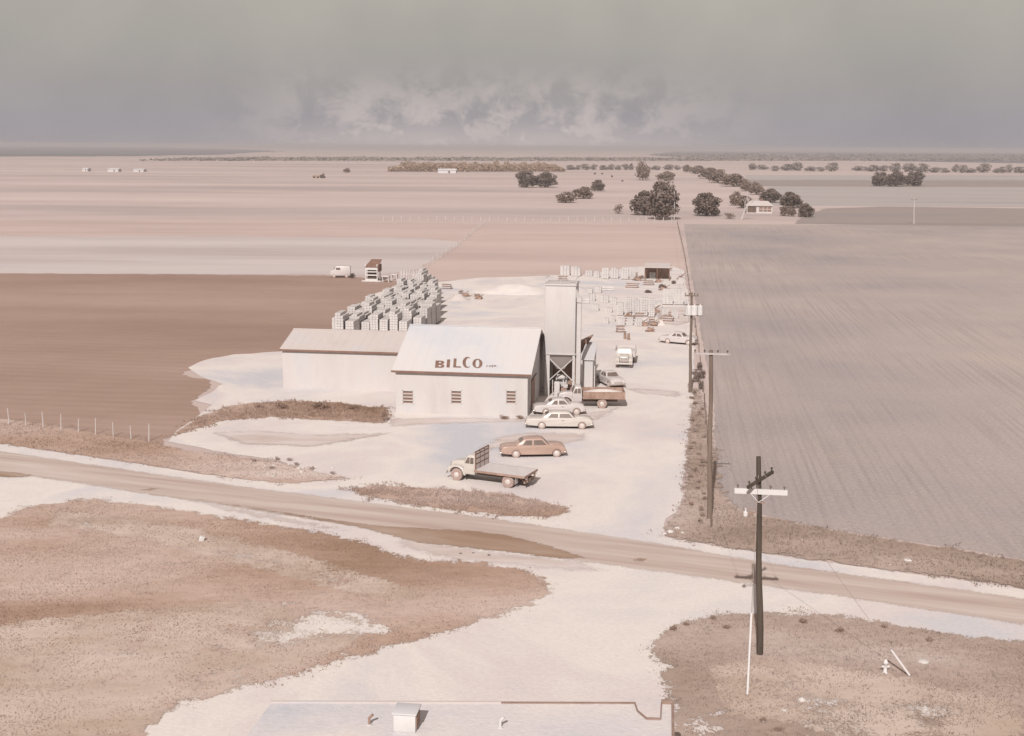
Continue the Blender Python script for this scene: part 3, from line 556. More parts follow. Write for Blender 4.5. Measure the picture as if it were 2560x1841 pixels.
def loc_of(px, py, z=0):      # building-local x of a column on the front wall
    v = ray(px, py); n = V; t = (org-cam_loc).dot(n)/v.dot(n); q = cam_loc+v*t-org
    return q.dot(U), q.z
ops = []
for (xa, xb) in ((892, 915), (999, 1022), (1121, 1143)):
    x0, z0 = loc_of(xa, 894); x1, z1 = loc_of(xb, 866); ops.append((x0, x1, z0, z1))
gable_walls(W1, D1, H1, RG, ops).build('wall', m_white, bld)
for (x0, x1, z0, z1) in ops:
    fr = MB(); n = 4; hp = (z1-z0)/n
    for k in range(n+1): fr.box(((x0+x1)/2, .05, z0+k*hp), (x1-x0+.08, .12, .085 if 0 < k < n else .1))
    for x in (x0, x1): fr.box((x, .052, (z0+z1)/2), (.08, .124, z1-z0+.1))
    wf = fr.build('window', m_steel, bld)
    pn = MB().box(((x0+x1)/2, .13, (z0+z1)/2), (x1-x0-.02, .03, z1-z0-.02)); pn.build('pane', m_glaze, wf)
# roof: two slopes, overhanging, with standing seams
def roof(W, Dp, h, rg, parent, m, oh=.35, over=.3, thick=.10, seams=True):
    mb = MB(); sl = rg/(Dp/2)
    for sgn in (0, 1):
        y0 = -over if not sgn else Dp+over; z0 = h-over*sl+.02; y1 = Dp/2; z1 = h+rg+.02
        P = [(-W-oh, y0, z0), (oh, y0, z0), (oh, y1, z1), (-W-oh, y1, z1)]
        P += [(x, y, z+thick) for x, y, z in P]
        mb.add(P, [(0, 1, 2, 3), (4, 5, 6, 7), (0, 1, 5, 4), (1, 2, 6, 5), (2, 3, 7, 6), (3, 0, 4, 7)])
        if seams:
            n = int((W+2*oh)/.9)
            for k in range(n+1):
                x = -W-oh+.05+k*(W+2*oh-.1)/n; mb.bar((x, y0, z0+thick+.004), (x, y1, z1+thick+.004), .03, .012)
    mb.box((-W/2, Dp/2, h+rg+thick+.03), (W+2*oh+.01, .3, .07))
    r_ = mb.build('roof', m, parent)
    f = MB().box((-W/2, -over-.03, h-over*sl+.03), (W+2*oh+.02, .05, .19)); f.build('fascia', m_trim, parent)
    rk = MB()
    for x in (oh+.02,): rk.bar((x, -over, h-over*sl+.03), (x, Dp/2, h+rg+.03), .04, .16)
    rk.build('rake_board', m_wpaint, parent)
    return r_
rf = roof(W1, D1, H1, RG, bld, m_roof)
MB().box((.03, 1.1, 1.9), (.06, .12, 3.8)).build('downpipe', m_wpaint, bld)
for y0_ in (4.2,):
    dr = MB().box((.03, y0_, 1.45), (.05, 2.6, 2.9)).build('sliding_door', m_rust, bld); MB().bar((.07, 2.6, 2.98), (.07, 6.6, 2.98), .08).build('door_rail', m_trim, bld)
# lettering on the roof slope
slope = math.atan(RG/(D1/2)); nrm = (-V*math.sin(slope)+Vector((0, 0, math.cos(slope)))); p0 = org+Vector((0, 0, H1+.02+.10/math.cos(slope)))
def on_roof(px, py):
    v = ray(px, py); t = (p0-cam_loc).dot(nrm)/v.dot(nrm); q = cam_loc+v*t-p0
    return q.dot(U), q.dot(V*math.cos(slope)+Vector((0, 0, math.sin(slope))))
def glyph(ch):
    """slab-heavy sign letters, drawn in a unit box as loops (outer loops, inner loops)"""
    def arc(cx, cy, rx, ry, a0, a1, n=18): return [(cx+rx*math.cos(rad(a0+(a1-a0)*i/n)), cy+ry*math.sin(rad(a0+(a1-a0)*i/n))) for i in range(n+1)]
    if ch == 'I': return [[(0, 0), (1, 0), (1, 1), (0, 1)]], []
    if ch == 'L': return [[(0, 0), (1, 0), (1, .13), (.36, .13), (.36, 1), (0, 1)]], []
    if ch == 'O': return [arc(.5, .5, .5, .5, 0, 360, 32)[:-1]], [arc(.5, .5, .2, .42, 0, 360, 32)[:-1]]
    if ch == 'C':
        o_ = arc(.55, .5, .55, .5, 48, 312, 28); i_ = arc(.68, .5, .32, .42, 300, 60, 22); return [o_+i_], []
    if ch == 'B':
        o_ = [(0, 0)]+arc(.62, .26, .38, .26, -90, 80, 12)+arc(.58, .76, .38, .24, -70, 90, 12)+[(0, 1)]
        return [o_], [arc(.5, .27, .17, .12, 0, 360, 14)[:-1], arc(.48, .75, .15, .11, 0, 360, 14)[:-1]]
    if ch == 'R': return [[(0, 0), (.3, 0), (.3, .38), (.42, .38), (.68, 0), (1, 0), (.68, .42)]+arc(.55, .7, .42, .3, -60, 90, 10)+[(0, 1)]], [arc(.45, .7, .17, .12, 0, 360, 12)[:-1]]
    if ch == 'P': return [[(0, 0), (.32, 0), (.32, .38)]+arc(.55, .69, .45, .31, -90, 90, 12)+[(0, 1)]], [arc(.45, .69, .17, .13, 0, 360, 12)[:-1]]
    return [[(.2, 0), (.8, 0), (.8, 1), (.2, 1)]], []
def letter(ch, x0, x1, yt, yb):
    a = on_roof((x0/8.1+1060)/SC, (yb/8.1+860)/SC); b = (on_roof((x1/8.1+1060)/SC, (yb/8.1+860)/SC)[0], on_roof(((x0+x1)/2/8.1+1060)/SC, (yt/8.1+860)/SC)[1])
    o_, i_ = glyph(ch); loops = o_+i_
    P3 = [[Vector((a[0]+(b[0]-a[0])*x, a[1]+(b[1]-a[1])*y, 0)) for x, y in lp] for lp in loops]
    tr = tessellate_polygon(P3); flat = [p for lp in P3 for p in lp]
    cs, sn = math.cos(slope), math.sin(slope)
    sk = -.13
    vs = [(p.x+sk*(p.y-a[1]), p.y*cs-sn*.03, H1+.02+.10/math.cos(slope)+p.y*sn+cs*.03) for p in flat]
    MB().add(vs, tr).build('painted_letter', m_trim, rf)
for a in (('B', 222, 412, 345, 484), ('I', 455, 519, 320, 480), ('L', 590, 748, 303, 480), ('C', 775, 948, 268, 486), ('O', 976, 1182, 308, 493)): letter(*a)
for ch, x0 in zip('CORP.', (1262, 1316, 1370, 1424, 1478)): letter(ch, x0, x0+(38 if ch != '.' else 16), 436 if ch != '.' else 462, 474)

# long low wing set back on the left
o2 = frame(905, 868); W2, D2, H2, R2 = pxw(o2, 905-622)+.2, 9.5, top_h(o2, 782), 1.35
wing = thing('storage_shed', 'long low white shed with a pale pinkish roof left of the workshop', 'building', o2, RZ)
gable_walls(W2, D2, H2, R2, []).build('wall', m_white, wing); roof(W2, D2, H2, R2, wing, m_roof2, .25, .25, .08)


# batch plant tower
tb = frame(1205, 878); TW, TD = pxw(tb, 1272-1205), 3.6; z_b, z_t = top_h(tb, 786), top_h(tb, 629)
tow = thing('batch_plant', 'tall white steel hopper tower on braced legs beside the workshop', 'tower', tb, RZ)
MB().box((TW/2, TD/2, (z_b+z_t)/2), (TW, TD, z_t-z_b)).build('bin', m_white, tow, bevel=.03)
for z in (z_b+.1, z_t-.1): MB().box((TW/2, -.05, z), (TW+.14, .1, .1)).box((TW+.045, TD/2-.02, z), (.088, TD+.05, .1)).build('stiffener', m_steel, tow)
hp = MB().add([(.1, .1, z_b), (TW-.1, .1, z_b), (TW-.1, TD-.1, z_b), (.1, TD-.1, z_b), (TW/2-.35, TD/2-.35, z_b-1.7), (TW/2+.35, TD/2-.35, z_b-1.7), (TW/2+.35, TD/2+.35, z_b-1.7), (TW/2-.35, TD/2+.35, z_b-1.7)], [(0, 1, 5, 4), (1, 2, 6, 5), (2, 3, 7, 6), (3, 0, 4, 7), (4, 5, 6, 7)])
hp.build('discharge_hopper', m_roof2, tow)
for x, y in ((.28, .12), (TW-.12, .12), (.28, TD-.12), (TW-.12, TD-.12)):
    MB().box((x, y, z_b/2), (.5 if x < 1 else .26, .24, z_b)).build('leg', m_steel, tow)
MB().bar((.5, .0, z_b-.35), (TW-.2, .0, z_b-2.6), .2, .08).build('brace', m_steel, tow)
MB().bar((.5, -.04, z_b-2.6), (TW-.2, -.04, z_b-.35), .2, .08).build('brace', m_steel, tow)
MB().bar((TW-.1, .2, z_b-.3), (TW-.1, TD-.2, z_b-2.6), .12, .08).build('brace', m_steel, tow)
back = MB().box((TW/2-.2, TD+.15, z_b/2), (TW-.6, .12, z_b-.05)).build('rear_panel', m_rust, tow)
mc = MB().box((TW/2+.1, TD*.45, 1.3), (1.1, 1.1, .9)).box((TW/2-.25, .35, .75), (.55, .5, 1.5)).box((TW/2+.6, .5, 1.05), (.45, .5, .35)).tube((TW/2-.3, .8, 1.9), (TW/2+.5, .8, 1.9), .28, .28, 12).bar((TW/2-.7, .2, .3), (TW/2-.7, .2, 1.7), .08).bar((TW/2+.85, .2, .3), (TW/2+.35, .3, 1.7), .1)
mc.build('weigh_batcher', m_steel, tow, bevel=.02)
MB().box((TW/2+.45, .2, .45), (.5, .4, .9)).build('control_cabinet', m_rust, tow)
el = MB().box((TW+.36, .1, (top_h(tb, 670))/2), (.42, .5, top_h(tb, 670))); el.build('bucket_elevator', m_steel, tow)
MB().box((TW+.36, .12, top_h(tb, 668)+.25), (.5, .6, .5)).bar((TW+.3, .1, top_h(tb, 662)), (TW-.4, .6, z_t+.25), .25).build('elevator_head', m_steel, tow)
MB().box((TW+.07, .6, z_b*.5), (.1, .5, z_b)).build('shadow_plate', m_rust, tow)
ld = MB()
for y in (.9, 1.3): ld.bar((-.12, y, .2), (-.12, y, z_t+.4), .05)
for k in range(26): ld.bar((-.12, .9, .5+k*(z_t/26)), (-.12, 1.3, .5+k*(z_t/26)), .03)
ld.build('ladder', m_steel, tow)
hr = MB()
for (a, b) in (((0, 0), (TW, 0)), ((TW, 0), (TW, TD)), ((0, 0), (0, TD)), ((0, TD), (TW, TD))):
    hr.bar((a[0], a[1], z_t+.5), (b[0], b[1], z_t+.5), .04)
for x in (0, TW/2, TW):
    for y in (0, TD): hr.bar((x, y, z_t), (x, y, z_t+.52), .04)
hr.build('handrail', m_steel, tow)
# cement shed right of the tower
ps = frame(1289, 869); SW = pxw(ps, 23); SH = top_h(ps, 797)
shd = thing('cement_shed', 'narrow tall white shed with a shaded side standing right of the hopper tower', 'shed', ps, RZ)
P = [(0, 0, 0), (SW, 0, 0), (SW, 5.2, 0), (0, 5.2, 0), (0, 0, SH), (SW, 0, SH), (SW, 5.2, SH+.9), (0, 5.2, SH+.9)]
MB().add(P, [(0, 1, 5, 4), (1, 2, 6, 5), (2, 3, 7, 6), (3, 0, 4, 7), (4, 5, 6, 7)]).build('wall', m_white, shd)
MB().add([(-.12, -.2, SH-.01), (SW+.12, -.2, SH-.01), (SW+.12, 5.3, SH+.94), (-.12, 5.3, SH+.94), (-.12, -.2, SH+.07), (SW+.12, -.2, SH+.07), (SW+.12, 5.3, SH+1.02), (-.12, 5.3, SH+1.02)], [(0, 1, 2, 3), (4, 5, 6, 7), (0, 1, 5, 4), (1, 2, 6, 5), (2, 3, 7, 6), (3, 0, 4, 7)]).build('roof', m_roof, shd)
MB().box((SW+.03, 3.2, 1.1), (.05, .9, 2.1)).build('door', m_rust, shd)
MB().bar((SW+.15, .8, .1), (SW+.15, .8, SH), .07).build('downpipe', m_wpaint, shd)
# rusty lean-to roof glimpsed between tower and shed
lt = frame(1278, 850)
lean = thing('cement_hopper', 'brown slanting hopper between the tower and the narrow shed', 'hopper', lt, RZ)
MB().add([(-.2, 0, 4.3), (1.6, 0, 5.2), (.2, 0, 3.0), (-.2, 0, 2.8), (-.2, 1.6, 4.3), (1.6, 1.6, 5.2), (.2, 1.6, 3.0), (-.2, 1.6, 2.8)], [(0, 1, 2, 3), (4, 5, 6, 7), (0, 1, 5, 4), (1, 2, 6, 5), (2, 3, 7, 6), (3, 0, 4, 7)]).build('chute', m_rust, lean)
for x, y in ((-.1, .1), (.9, .1), (-.1, 1.5), (.9, 1.5)): MB().bar((x, y, 0), (x, y, 3.3 if x < 0 else 4.3), .12).build('leg', m_steel, lean)

# flat-roofed building under the camera
HF = 4.0
fr_pts = [(600, 1554), (1110, 1555), (1406, 1556), (1412, 1574), (1432, 1591), (1463, 1592), (1465, 1556), (1490, 1557)]
fp = [D(x, y, HF) for x, y in fr_pts]; fo = Vector((fp[-1].x, fp[-1].y, 0))
def toloc(p): q = Vector((p.x, p.y, 0))-fo; return q.dot(U), q.dot(V)
poly = [toloc(p) for p in fp]+[(0.1, -12), (toloc(fp[0])[0], -12)]
near = thing('flat_roof_building', 'white flat roofed building at the bottom edge with a dark roof edge', 'building', fo, RZ)
def extr(poly, z0, z1):
    n = len(poly); tr = tessellate_polygon([[Vector((x, y, 0)) for x, y in poly]])
    return MB().add([(x, y, z0) for x, y in poly]+[(x, y, z1) for x, y in poly], [tuple(t) for t in tr]+[tuple(i+n for i in t) for t in tr]+[(i, (i+1) % n, (i+1) % n+n, i+n) for i in range(n)])
extr(poly, 0, HF-.25).build('wall', m_white, near); extr(poly, HF-.246, HF-.05).build('roof_slab', m_gravel, near)
cp = MB()
for i in range(len(poly)-1):
    a, b = poly[i], poly[i+1]
    if i in (0, 8): continue
    wdt = {6: .28, 4: .09, 7: .11}.get(i, .05)
    cp.bar((a[0], a[1], HF-.03), (b[0], b[1], HF-.03), wdt if abs(b[1]-a[1]) > abs(b[0]-a[0]) else .1, wdt if abs(b[0]-a[0]) >= abs(b[1]-a[1]) else .1)
cp.build('roof_edge', m_dull, near)
pe = MB().bar((poly[0][0], poly[0][1], HF-.03), (poly[1][0], poly[1][1], HF-.03), .1, .1).build('pale_roof_edge', m_roof2, near)
def roofp(px, py): return toloc(D(px, py, HF-.05))
bx = roofp(895, 1624)
vb = thing('roof_vent', 'white boxy vent standing on the flat roof with a shaded right side', 'vent', fo+U*bx[0]+V*(bx[1]+.45)+Vector((0, 0, HF-.05)), RZ)
MB().box((0, 0, .34), (.82, .8, .68)).build('housing', m_wpaint, vb, bevel=.02); MB().box((0, 0, .71), (.92, .9, .06)).build('cap', m_roof, vb, bevel=.01); MB().box((.425, 0, .35), (.03, .6, .45)).build('louvre', m_rust, vb)
for (x, y, lb) in ((818, 1606, 'short dark bent pipe on the flat roof left of the boxy vent'), (1108, 1612, 'small pale capped pipe on the flat roof right of the boxy vent'), (1571, 0, None)):
    if not lb: continue
    q = roofp(x, y); pv = thing('vent_pipe', lb, 'pipe', fo+U*q[0]+V*q[1]+Vector((0, 0, HF-.05)), RZ); mm_ = m_rust if x < 1000 else m_wpaint
    MB().tube((0, 0, 0), (0, 0, .3), .05).tube((0, 0, .28), (.14, 0, .42), .05).build('pipe', mm_, pv); MB().tube((0, 0, 0), (0, 0, .04), .1).build('flange', m_wpaint, pv)

# ------------------------------------------------------------------ vehicles
def arch(cx, r_, n=9, z0=.30, zc=.33): return [(cx+r_*math.cos(rad(t)), max(z0, zc+r_*math.sin(rad(t)))) for t in np.linspace(-5, 185, n)]
def wheel(parent, x, y, r_, wd, sgn, mt=None, hub=.5):
    # y is the wheel's mid plane
    t = MB().lathe([(r_*.55, -wd/2), (r_*.93, -wd/2), (r_, -wd/2*.6), (r_, wd/2*.6), (r_*.93, wd/2), (r_*.55, wd/2)], (0, 1, 0), (x, y, r_), 24).build('wheel', mt or m_tyre, parent)
    MB().lathe([(r_*hub*1.12, 0), (r_*hub, .025), (r_*hub*.55, .05), (.01, .055)], (0, sgn, 0), (x, y+sgn*(wd/2-.01), r_), 16).build('hubcap', m_hub, t, smooth=True)
def sedan(name, label, loc, rz, paint, Lr=1.45, wb=3.0, fo_=.85, k=1.0, two_tone=None):
    t = thing(name, label, 'car', loc, rz)
    ra, fa = -wb/2, wb/2; xr, xf = ra-Lr, fa+fo_
    pr = [(xr+.05, .36), (xr-.03, .52), (xr, .72), (xr+.12, .88), (xr+.5, .95), (ra+.2, .98), (0, 1.0), (fa-.55, 1.02), (xf-.55, .99), (xf-.14, .9), (xf, .72), (xf+.02, .5), (xf-.04, .36)]
    pr += [(fa+.42, .30)]+arch(fa, .38)+[(fa-.42, .28), (ra+.42, .28)]+arch(ra, .36)+[(ra-.42, .30)]
    def hw(x, z):
        e = 1-.14*max(0, (x-(xf-.8))/.8)**2-.16*max(0, ((xr+.9)-x)/.9)**2
        return e*(1-.12*max(0, (z-.7)/.35)**2)
    MB().prism(pr, -.90, .90, hw).build('body', paint, t, bevel=.07)
    # fender humps and bonnet
    bn = MB().prism([(fa-.55, .9), (fa-.55, 1.06), (fa+.1, 1.06), (xf-.35, 1.0), (xf-.1, .84)], -.48, .48, lambda x, z: 1-.1*max(0, (x-fa)/.8)); bn.build('bonnet', paint, t, bevel=.05)
    cb_ = (ra-.05, fa-.62); zt = 1.53*k
    gp = [(cb_[0], .95), (cb_[0]+.35, 1.25), (cb_[0]+.72, zt-.05), (cb_[0]+1.1, zt), (cb_[1]-.75, zt), (cb_[1]-.48, zt-.06), (cb_[1], .98)]
    def gw(x, z): return 1-.26*max(0, (z-.95)/(zt-.95))
    MB().prism(gp, -.79, .79, gw).build('roof', two_tone or paint, t, bevel=.07)
    def sidewin(x0, x1, x2, x3):
        for s in (-1, 1):
            mb = MB()
            P = [(x0, 1.05), (x1, 1.05), (x2, zt-.13), (x3, zt-.13)]
            Q = [(x, s*(.79*gw(x, z)+.006), z) for x, z in P]+[(x, s*(.79*gw(x, z)-.03), z) for x, z in P]
            mb.add(Q, [(0, 1, 2, 3), (4, 5, 6, 7), (0, 1, 5, 4), (1, 2, 6, 5), (2, 3, 7, 6), (3, 0, 4, 7)]); mb.build('side_window', m_glass, t)
    xm = (cb_[0]+cb_[1])/2+.05
    sidewin(cb_[0]+.55, xm-.06, xm-.06, cb_[0]+.88); sidewin(xm+.06, cb_[1]-.22, cb_[1]-.58, xm+.06)
    def endwin(x0, z0, x1, z1, sg):
        P = [(x0, -.66, z0), (x0, .66, z0), (x1, .50, z1), (x1, -.50, z1)]; n = Vector((sg*(z1-z0), 0, -sg*(x1-x0))).normalized()
        if n.x*sg < 0: n = -n
        return MB().add([Vector(p)+n*.012 for p in P]+[Vector(p)-n*.03 for p in P], [(0, 1, 2, 3), (4, 5, 6, 7), (0, 1, 5, 4), (1, 2, 6, 5), (2, 3, 7, 6), (3, 0, 4, 7)])
    endwin(cb_[1]-.07, 1.05, cb_[1]-.43, zt-.11, 1).build('windscreen', m_glass, t); endwin(cb_[0]+.37, 1.27, cb_[0]+.68, zt-.09, -1).build('rear_window', m_glass, t)
    for x, s in ((xf+.05, 1), (xr-.06, -1)):
        MB().box((x, 0, .46), (.09, 1.62, .13)).box((x-s*.08, .84, .46), (.25, .07, .12)).box((x-s*.08, -.84, .46), (.25, .07, .12)).build('bumper', m_chrome, t, bevel=.03)
    for y in (-.62, .62):
        MB().lathe([(.11, 0), (.1, .04), (.05, .06)], (1, 0, 0), (xf-.05, y, .72), 12).build('headlight', m_hub, t, smooth=True)
        MB().box((xr+.02, y*1.1, .74), (.06, .12, .16)).build('taillight', m_rust, t)
        MB().box((.1, math.copysign(.91, y), .86), (.16, .03, .03)).build('door_handle', m_chrome, t)
    g = MB()
    for z in (.56, .64, .72): g.box((xf+.01, 0, z), (.04, .9, .03))
    g.build('grille', m_chrome, t)
    for x in (ra, fa):
        for s in (-1, 1): wheel(t, x, s*.76, .34, .19, s, None, .62)
    MB().box((0, 0, .3), (wb-.2, 1.3, .1)).build('chassis', m_dark, t)
    MB().box((0, 0, .33), (wb+.9, 1.25, .3)).build('underbody', m_dark, t)
    return t
def at_wheels(ax, ay, bx_, by_):     # near-side wheel contacts -> centre
    a, b = D(ax, ay), D(bx_, by_); return a, b
a, b = at_wheels(1143, 1015, 1233, 1013.5); dv = (b-a).normalized(); n_ = Vector((-dv.y, dv.x, 0))
sedan('sedan_car', 'tan brown rounded sedan parked just behind the flatbed truck', (a+b)/2+n_*.8, math.atan2(dv.y, dv.x), m_tan, Lr=1.2, wb=(b-a).length, fo_=.75, k=1.02)
a, b = at_wheels(1200, 951, 1289, 951.8); dv = (b-a).normalized(); n_ = Vector((-dv.y, dv.x, 0))
sedan('sedan_car', 'long cream white sedan parked beside the workshop corner', (a+b)/2+n_*.8, math.atan2(dv.y, dv.x), m_cream, Lr=1.45, wb=(b-a).length, fo_=.95)
p = D(1247, 921); sedan('sedan_car', 'light sedan half hidden behind the cream sedan', p+Vector((-.2, .9, 0)), rad(3), m_light, Lr=1.15, wb=2.9, fo_=.8)
p = D(1349, 862); sedan('sedan_car', 'pale car angled towards the road between the shed and the dump truck', p+V*2.3, rad(-72), m_light, Lr=1.2, wb=2.8, fo_=.8)
p = D(1506, 766); sedan('sedan_car', 'white car with dark windows parked by the pole at the far end of the yard', p+V*1.6, rad(-28), m_light, Lr=1.2, wb=2.8, fo_=.8)

def lorry(name, label, loc, rz, paint, wb=4.2, bed='flat', bl=4.2, side=None, fo_=.75):
    """origin under the middle of the wheelbase, facing +x"""
    t = thing(name, label, 'truck', loc, rz); fa, ra = wb/2, -wb/2; R = .48; xb = fa-1.55
    # nose with fenders
    MB().prism([(fa-.7, .75), (fa-.7, 1.5), (fa+.1, 1.48), (fa+fo_-.12, 1.36), (fa+fo_, 1.0), (fa+fo_-.02, .7)], -.52, .52, lambda x, z: 1-.12*max(0, x-fa)).build('bonnet', paint, t, bevel=.08)
    fe = [(fa+fo_-.05, .62), (fa+fo_, .85), (fa+fo_-.1, 1.05), (fa+.25, 1.2), (fa-.25, 1.2), (fa-.6, 1.0), (fa-.75, .65), (fa-.78, .5), (fa-.62, .5)]+[(fa+.58*math.cos(rad(q)), .52+.56*math.sin(rad(q))) for q in np.linspace(175, 5, 10)]
    for s in (-1, 1): MB().prism(fe, s*.52, s*.98).build('fender', paint, t, bevel=.06)
    cabp = [(xb, .62), (xb, 1.35), (xb+.04, 1.98), (xb+.14, 2.1), (fa-1.0, 2.1), (fa-.85, 2.02), (fa-.62, 1.5), (fa-.6, .62)]
    def cw(x, z): return 1-.14*max(0, (z-1.35)/.75)
    MB().prism(cabp, -.93, .93, cw).build('cab', paint, t, bevel=.07)
    for s in (-1, 1):
        for (x0, x1, x2, x3) in ((xb+.12, xb+.40, xb+.40, xb+.14), (xb+.46, fa-.72, fa-.92, xb+.46)):
            Pq = [(x0, 1.48), (x1, 1.48), (x2, 1.92), (x3, 1.92)]; Q = [(x, s*(.93*cw(x, z)+.006), z) for x, z in Pq]+[(x, s*(.93*cw(x, z)-.02), z) for x, z in Pq]
            MB().add(Q, [(0, 1, 2, 3), (4, 5, 6, 7), (0, 1, 5, 4), (1, 2, 6, 5), (2, 3, 7, 6), (3, 0, 4, 7)]).build('side_window', m_glass, t)
    n = Vector((.52, 0, .23)).normalized(); P_ = [Vector(q) for q in ((fa-.635, -.74, 1.54), (fa-.635, .74, 1.54), (fa-.835, .66, 1.98), (fa-.835, -.66, 1.98))]
    MB().add([q+n*.04 for q in P_]+[q-n*.03 for q in P_], [(0, 1, 2, 3), (4, 5, 6, 7), (0, 1, 5, 4), (1, 2, 6, 5), (2, 3, 7, 6), (3, 0, 4, 7)]).build('windscreen', m_glass, t)
    g = MB()
    for z in (.85, .97, 1.09, 1.21): g.box((fa+fo_+.01, 0, z), (.05, .8, .05))
    g.build('grille', m_chrome, t)
    MB().box((fa+fo_+.14, 0, .6), (.1, 2.0, .2)).build('bumper', paint, t, bevel=.03)
    for y in (-.76, .76): MB().lathe([(.12, 0), (.11, .05), (.05, .08)], (1, 0, 0), (fa+fo_-.04, y, .92), 12).build('headlight', m_hub, t, smooth=True)
    MB().box((0-.6, .0, .66), (wb+1.9, .75, .2)).build('chassis', m_dark, t)
    MB().lathe([(.1, -.8), (.1, .8)], (0, 1, 0), (ra, 0, R), 8).lathe([(.06, -.8), (.06, .8)], (0, 1, 0), (fa, 0, R), 8).build('axle', m_dark, t)
    MB().box((fa-2.2, -.62, .72), (.8, .45, .4)).build('fuel_tank', m_rust, t, bevel=.04)
    for s in (-1, 1):
        wheel(t, fa, s*.82, R, .24, s, None, .42)
        wheel(t, ra, s*.98, R, .24, s, None, .42); wheel(t, ra, s*.70, R, .24, s, None, .42)
    x1 = xb-.12; x0 = x1-bl
    if bed == 'flat':
        dk = MB().box(((x0+x1)/2, 0, 1.06), (bl, 2.36, .08)).build('deck', m_plank, t)
        rl = MB()
        for s in (-1, 1): rl.box(((x0+x1)/2, s*1.2, 1.02), (bl+.06, .05, .16))
        rl.box((x0-.02, 0, 1.02), (.05, 2.4, .16)); rl.build('deck_rail', m_rust, t)
        cm = MB()
        for k in range(7): cm.box((x0+.3+k*(bl-.6)/6, 0, .94), (.1, 2.2, .12))
        cm.build('cross_member', m_trim, t)
        hb = MB()
        for y in (-1.12, -.38, .38, 1.12): hb.bar((x1-.05, y, 1.05), (x1-.05, y, 2.55), .07)
        for z in (1.55, 1.95, 2.3, 2.5): hb.bar((x1-.055, -1.15, z), (x1-.055, 1.15, z), .045, .09)
        hb.build('headboard', m_trim, t)
        MB().box((x1-.055, 0, 1.75), (.03, 2.2, 1.3)).build('headboard_panel', m_roof2, t)
        for s in (-1, 1): MB().bar((x0+.02, s*.7, .98), (x0-.02, s*.7, .55), .1).bar((x0+.9, s*.7, .9), (x0+.1, s*.7, .55), .07).build('hanger', m_rust, t)
        MB().box((x0+.1, 0, .55), (.12, 1.9, .14)).build('rear_bar', m_rust, t)
        for s in (-1, 1): MB().box((x0-.02, s*.9, .83), (.05, .16, .1)).build('taillight', m_hub, t)
        MB().box((ra-.62, -.84, .62), (.02, .5, .5)).box((ra-.62, .84, .62), (.02, .5, .5)).build('mud_flap', m_roof2, t)
    else:
        sh = MB().box(((x0+x1)/2, 0, 1.0), (bl, 2.3, .1))
        for s in (-1, 1): sh.box(((x0+x1)/2, s*1.16, 1.32), (bl+.1, .07, .72))
        sh.box((x1+.02, 0, 1.32), (.07, 2.38, .72)).box((x0-.02, 0, 1.32), (.07, 2.38, .72)); sh.build('bed', side or m_rust, t)
        for k in range(5):
            for s in (-1, 1): MB().box((x0+.2+k*(bl-.4)/4, s*1.215, 1.32), (.06, .06, .74)).build('stake', side or m_trim, t)
        g2 = MB(); n1, n2 = 14, 8; vs = []; 
        for i in range(n1+1):
            for j in range(n2+1):
                u_, v_ = i/n1, j/n2; z = 1.3+.42*math.sin(PI*u_)**.7*math.sin(PI*v_)**.8+.06*noise.noise(Vector((u_*9, v_*6, 3)))
                vs.append((x0+.03+u_*(bl-.06), -1.1+2.2*v_, z))
        g2.add(vs, [(i*(n2+1)+j, (i+1)*(n2+1)+j, (i+1)*(n2+1)+j+1, i*(n2+1)+j+1) for i in range(n1) for j in range(n2)])
        tag(g2.build('sand_load', m_gravel, t, smooth=True))
    return t
fwc, rwc = D(1009, 1065), D(1128, 1081); dv = (fwc-rwc).normalized(); n_ = Vector((-dv.y, dv.x, 0))
if n_.y < 0: n_ = -n_
lorry('flatbed_truck', 'white flatbed truck with an empty bed and a slatted headboard, parked beside the road', (fwc+rwc)/2+n_*.92, math.atan2(dv.y, dv.x), m_cream, wb=(fwc-rwc).length*.97, bl=4.1)
p = D(1291, 905); lorry('dump_truck', 'white cab truck with long brown sides and a load of pale sand before the tower', p+Vector((.1, 1.0, 0)), rad(180), m_light, wb=3.5, bed='dump', bl=4.0, side=m_rust)
p = D(1381, 818); lorry('delivery_truck', 'cream truck facing the camera at the far right of the hopper tower', p+V*3.0, -PI/2-SITE, m_cream, wb=3.8, bed='dump', bl=4.2, side=m_light)
# white van on the edge of the ploughed field
p = D(752, 616)
vt = thing('panel_van', 'small white box van standing at the edge of the brown ploughed field', 'van', p+V*1.0, PI+rad(4))
MB().prism([(-1.9, .4), (-1.9, 2.1), (-1.7, 2.25), (.9, 2.25), (1.25, 1.5), (1.9, 1.35), (2.0, .9), (1.95, .4)], -.9, .9).build('body', m_light, vt, bevel=.1)
MB().box((.45, .905, 1.75), (.8, .02, .4)).build('side_window', m_glass, vt); MB().box((.45, -.905, 1.75), (.8, .02, .4)).build('side_window', m_glass, vt); MB().box((1.16, 0, 1.85), (.06, 1.5, .45), Matrix.Rotation(rad(-25), 3, 'Y')).build('windscreen', m_glass, vt)
for x in (-1.15, 1.25):
    for s in (-1, 1): wheel(vt, x, s*.82, .34, .2, s)
place(P_bush, 770, 787, 600, 617, 'dark ragged bush against the small white van', cat='bush')

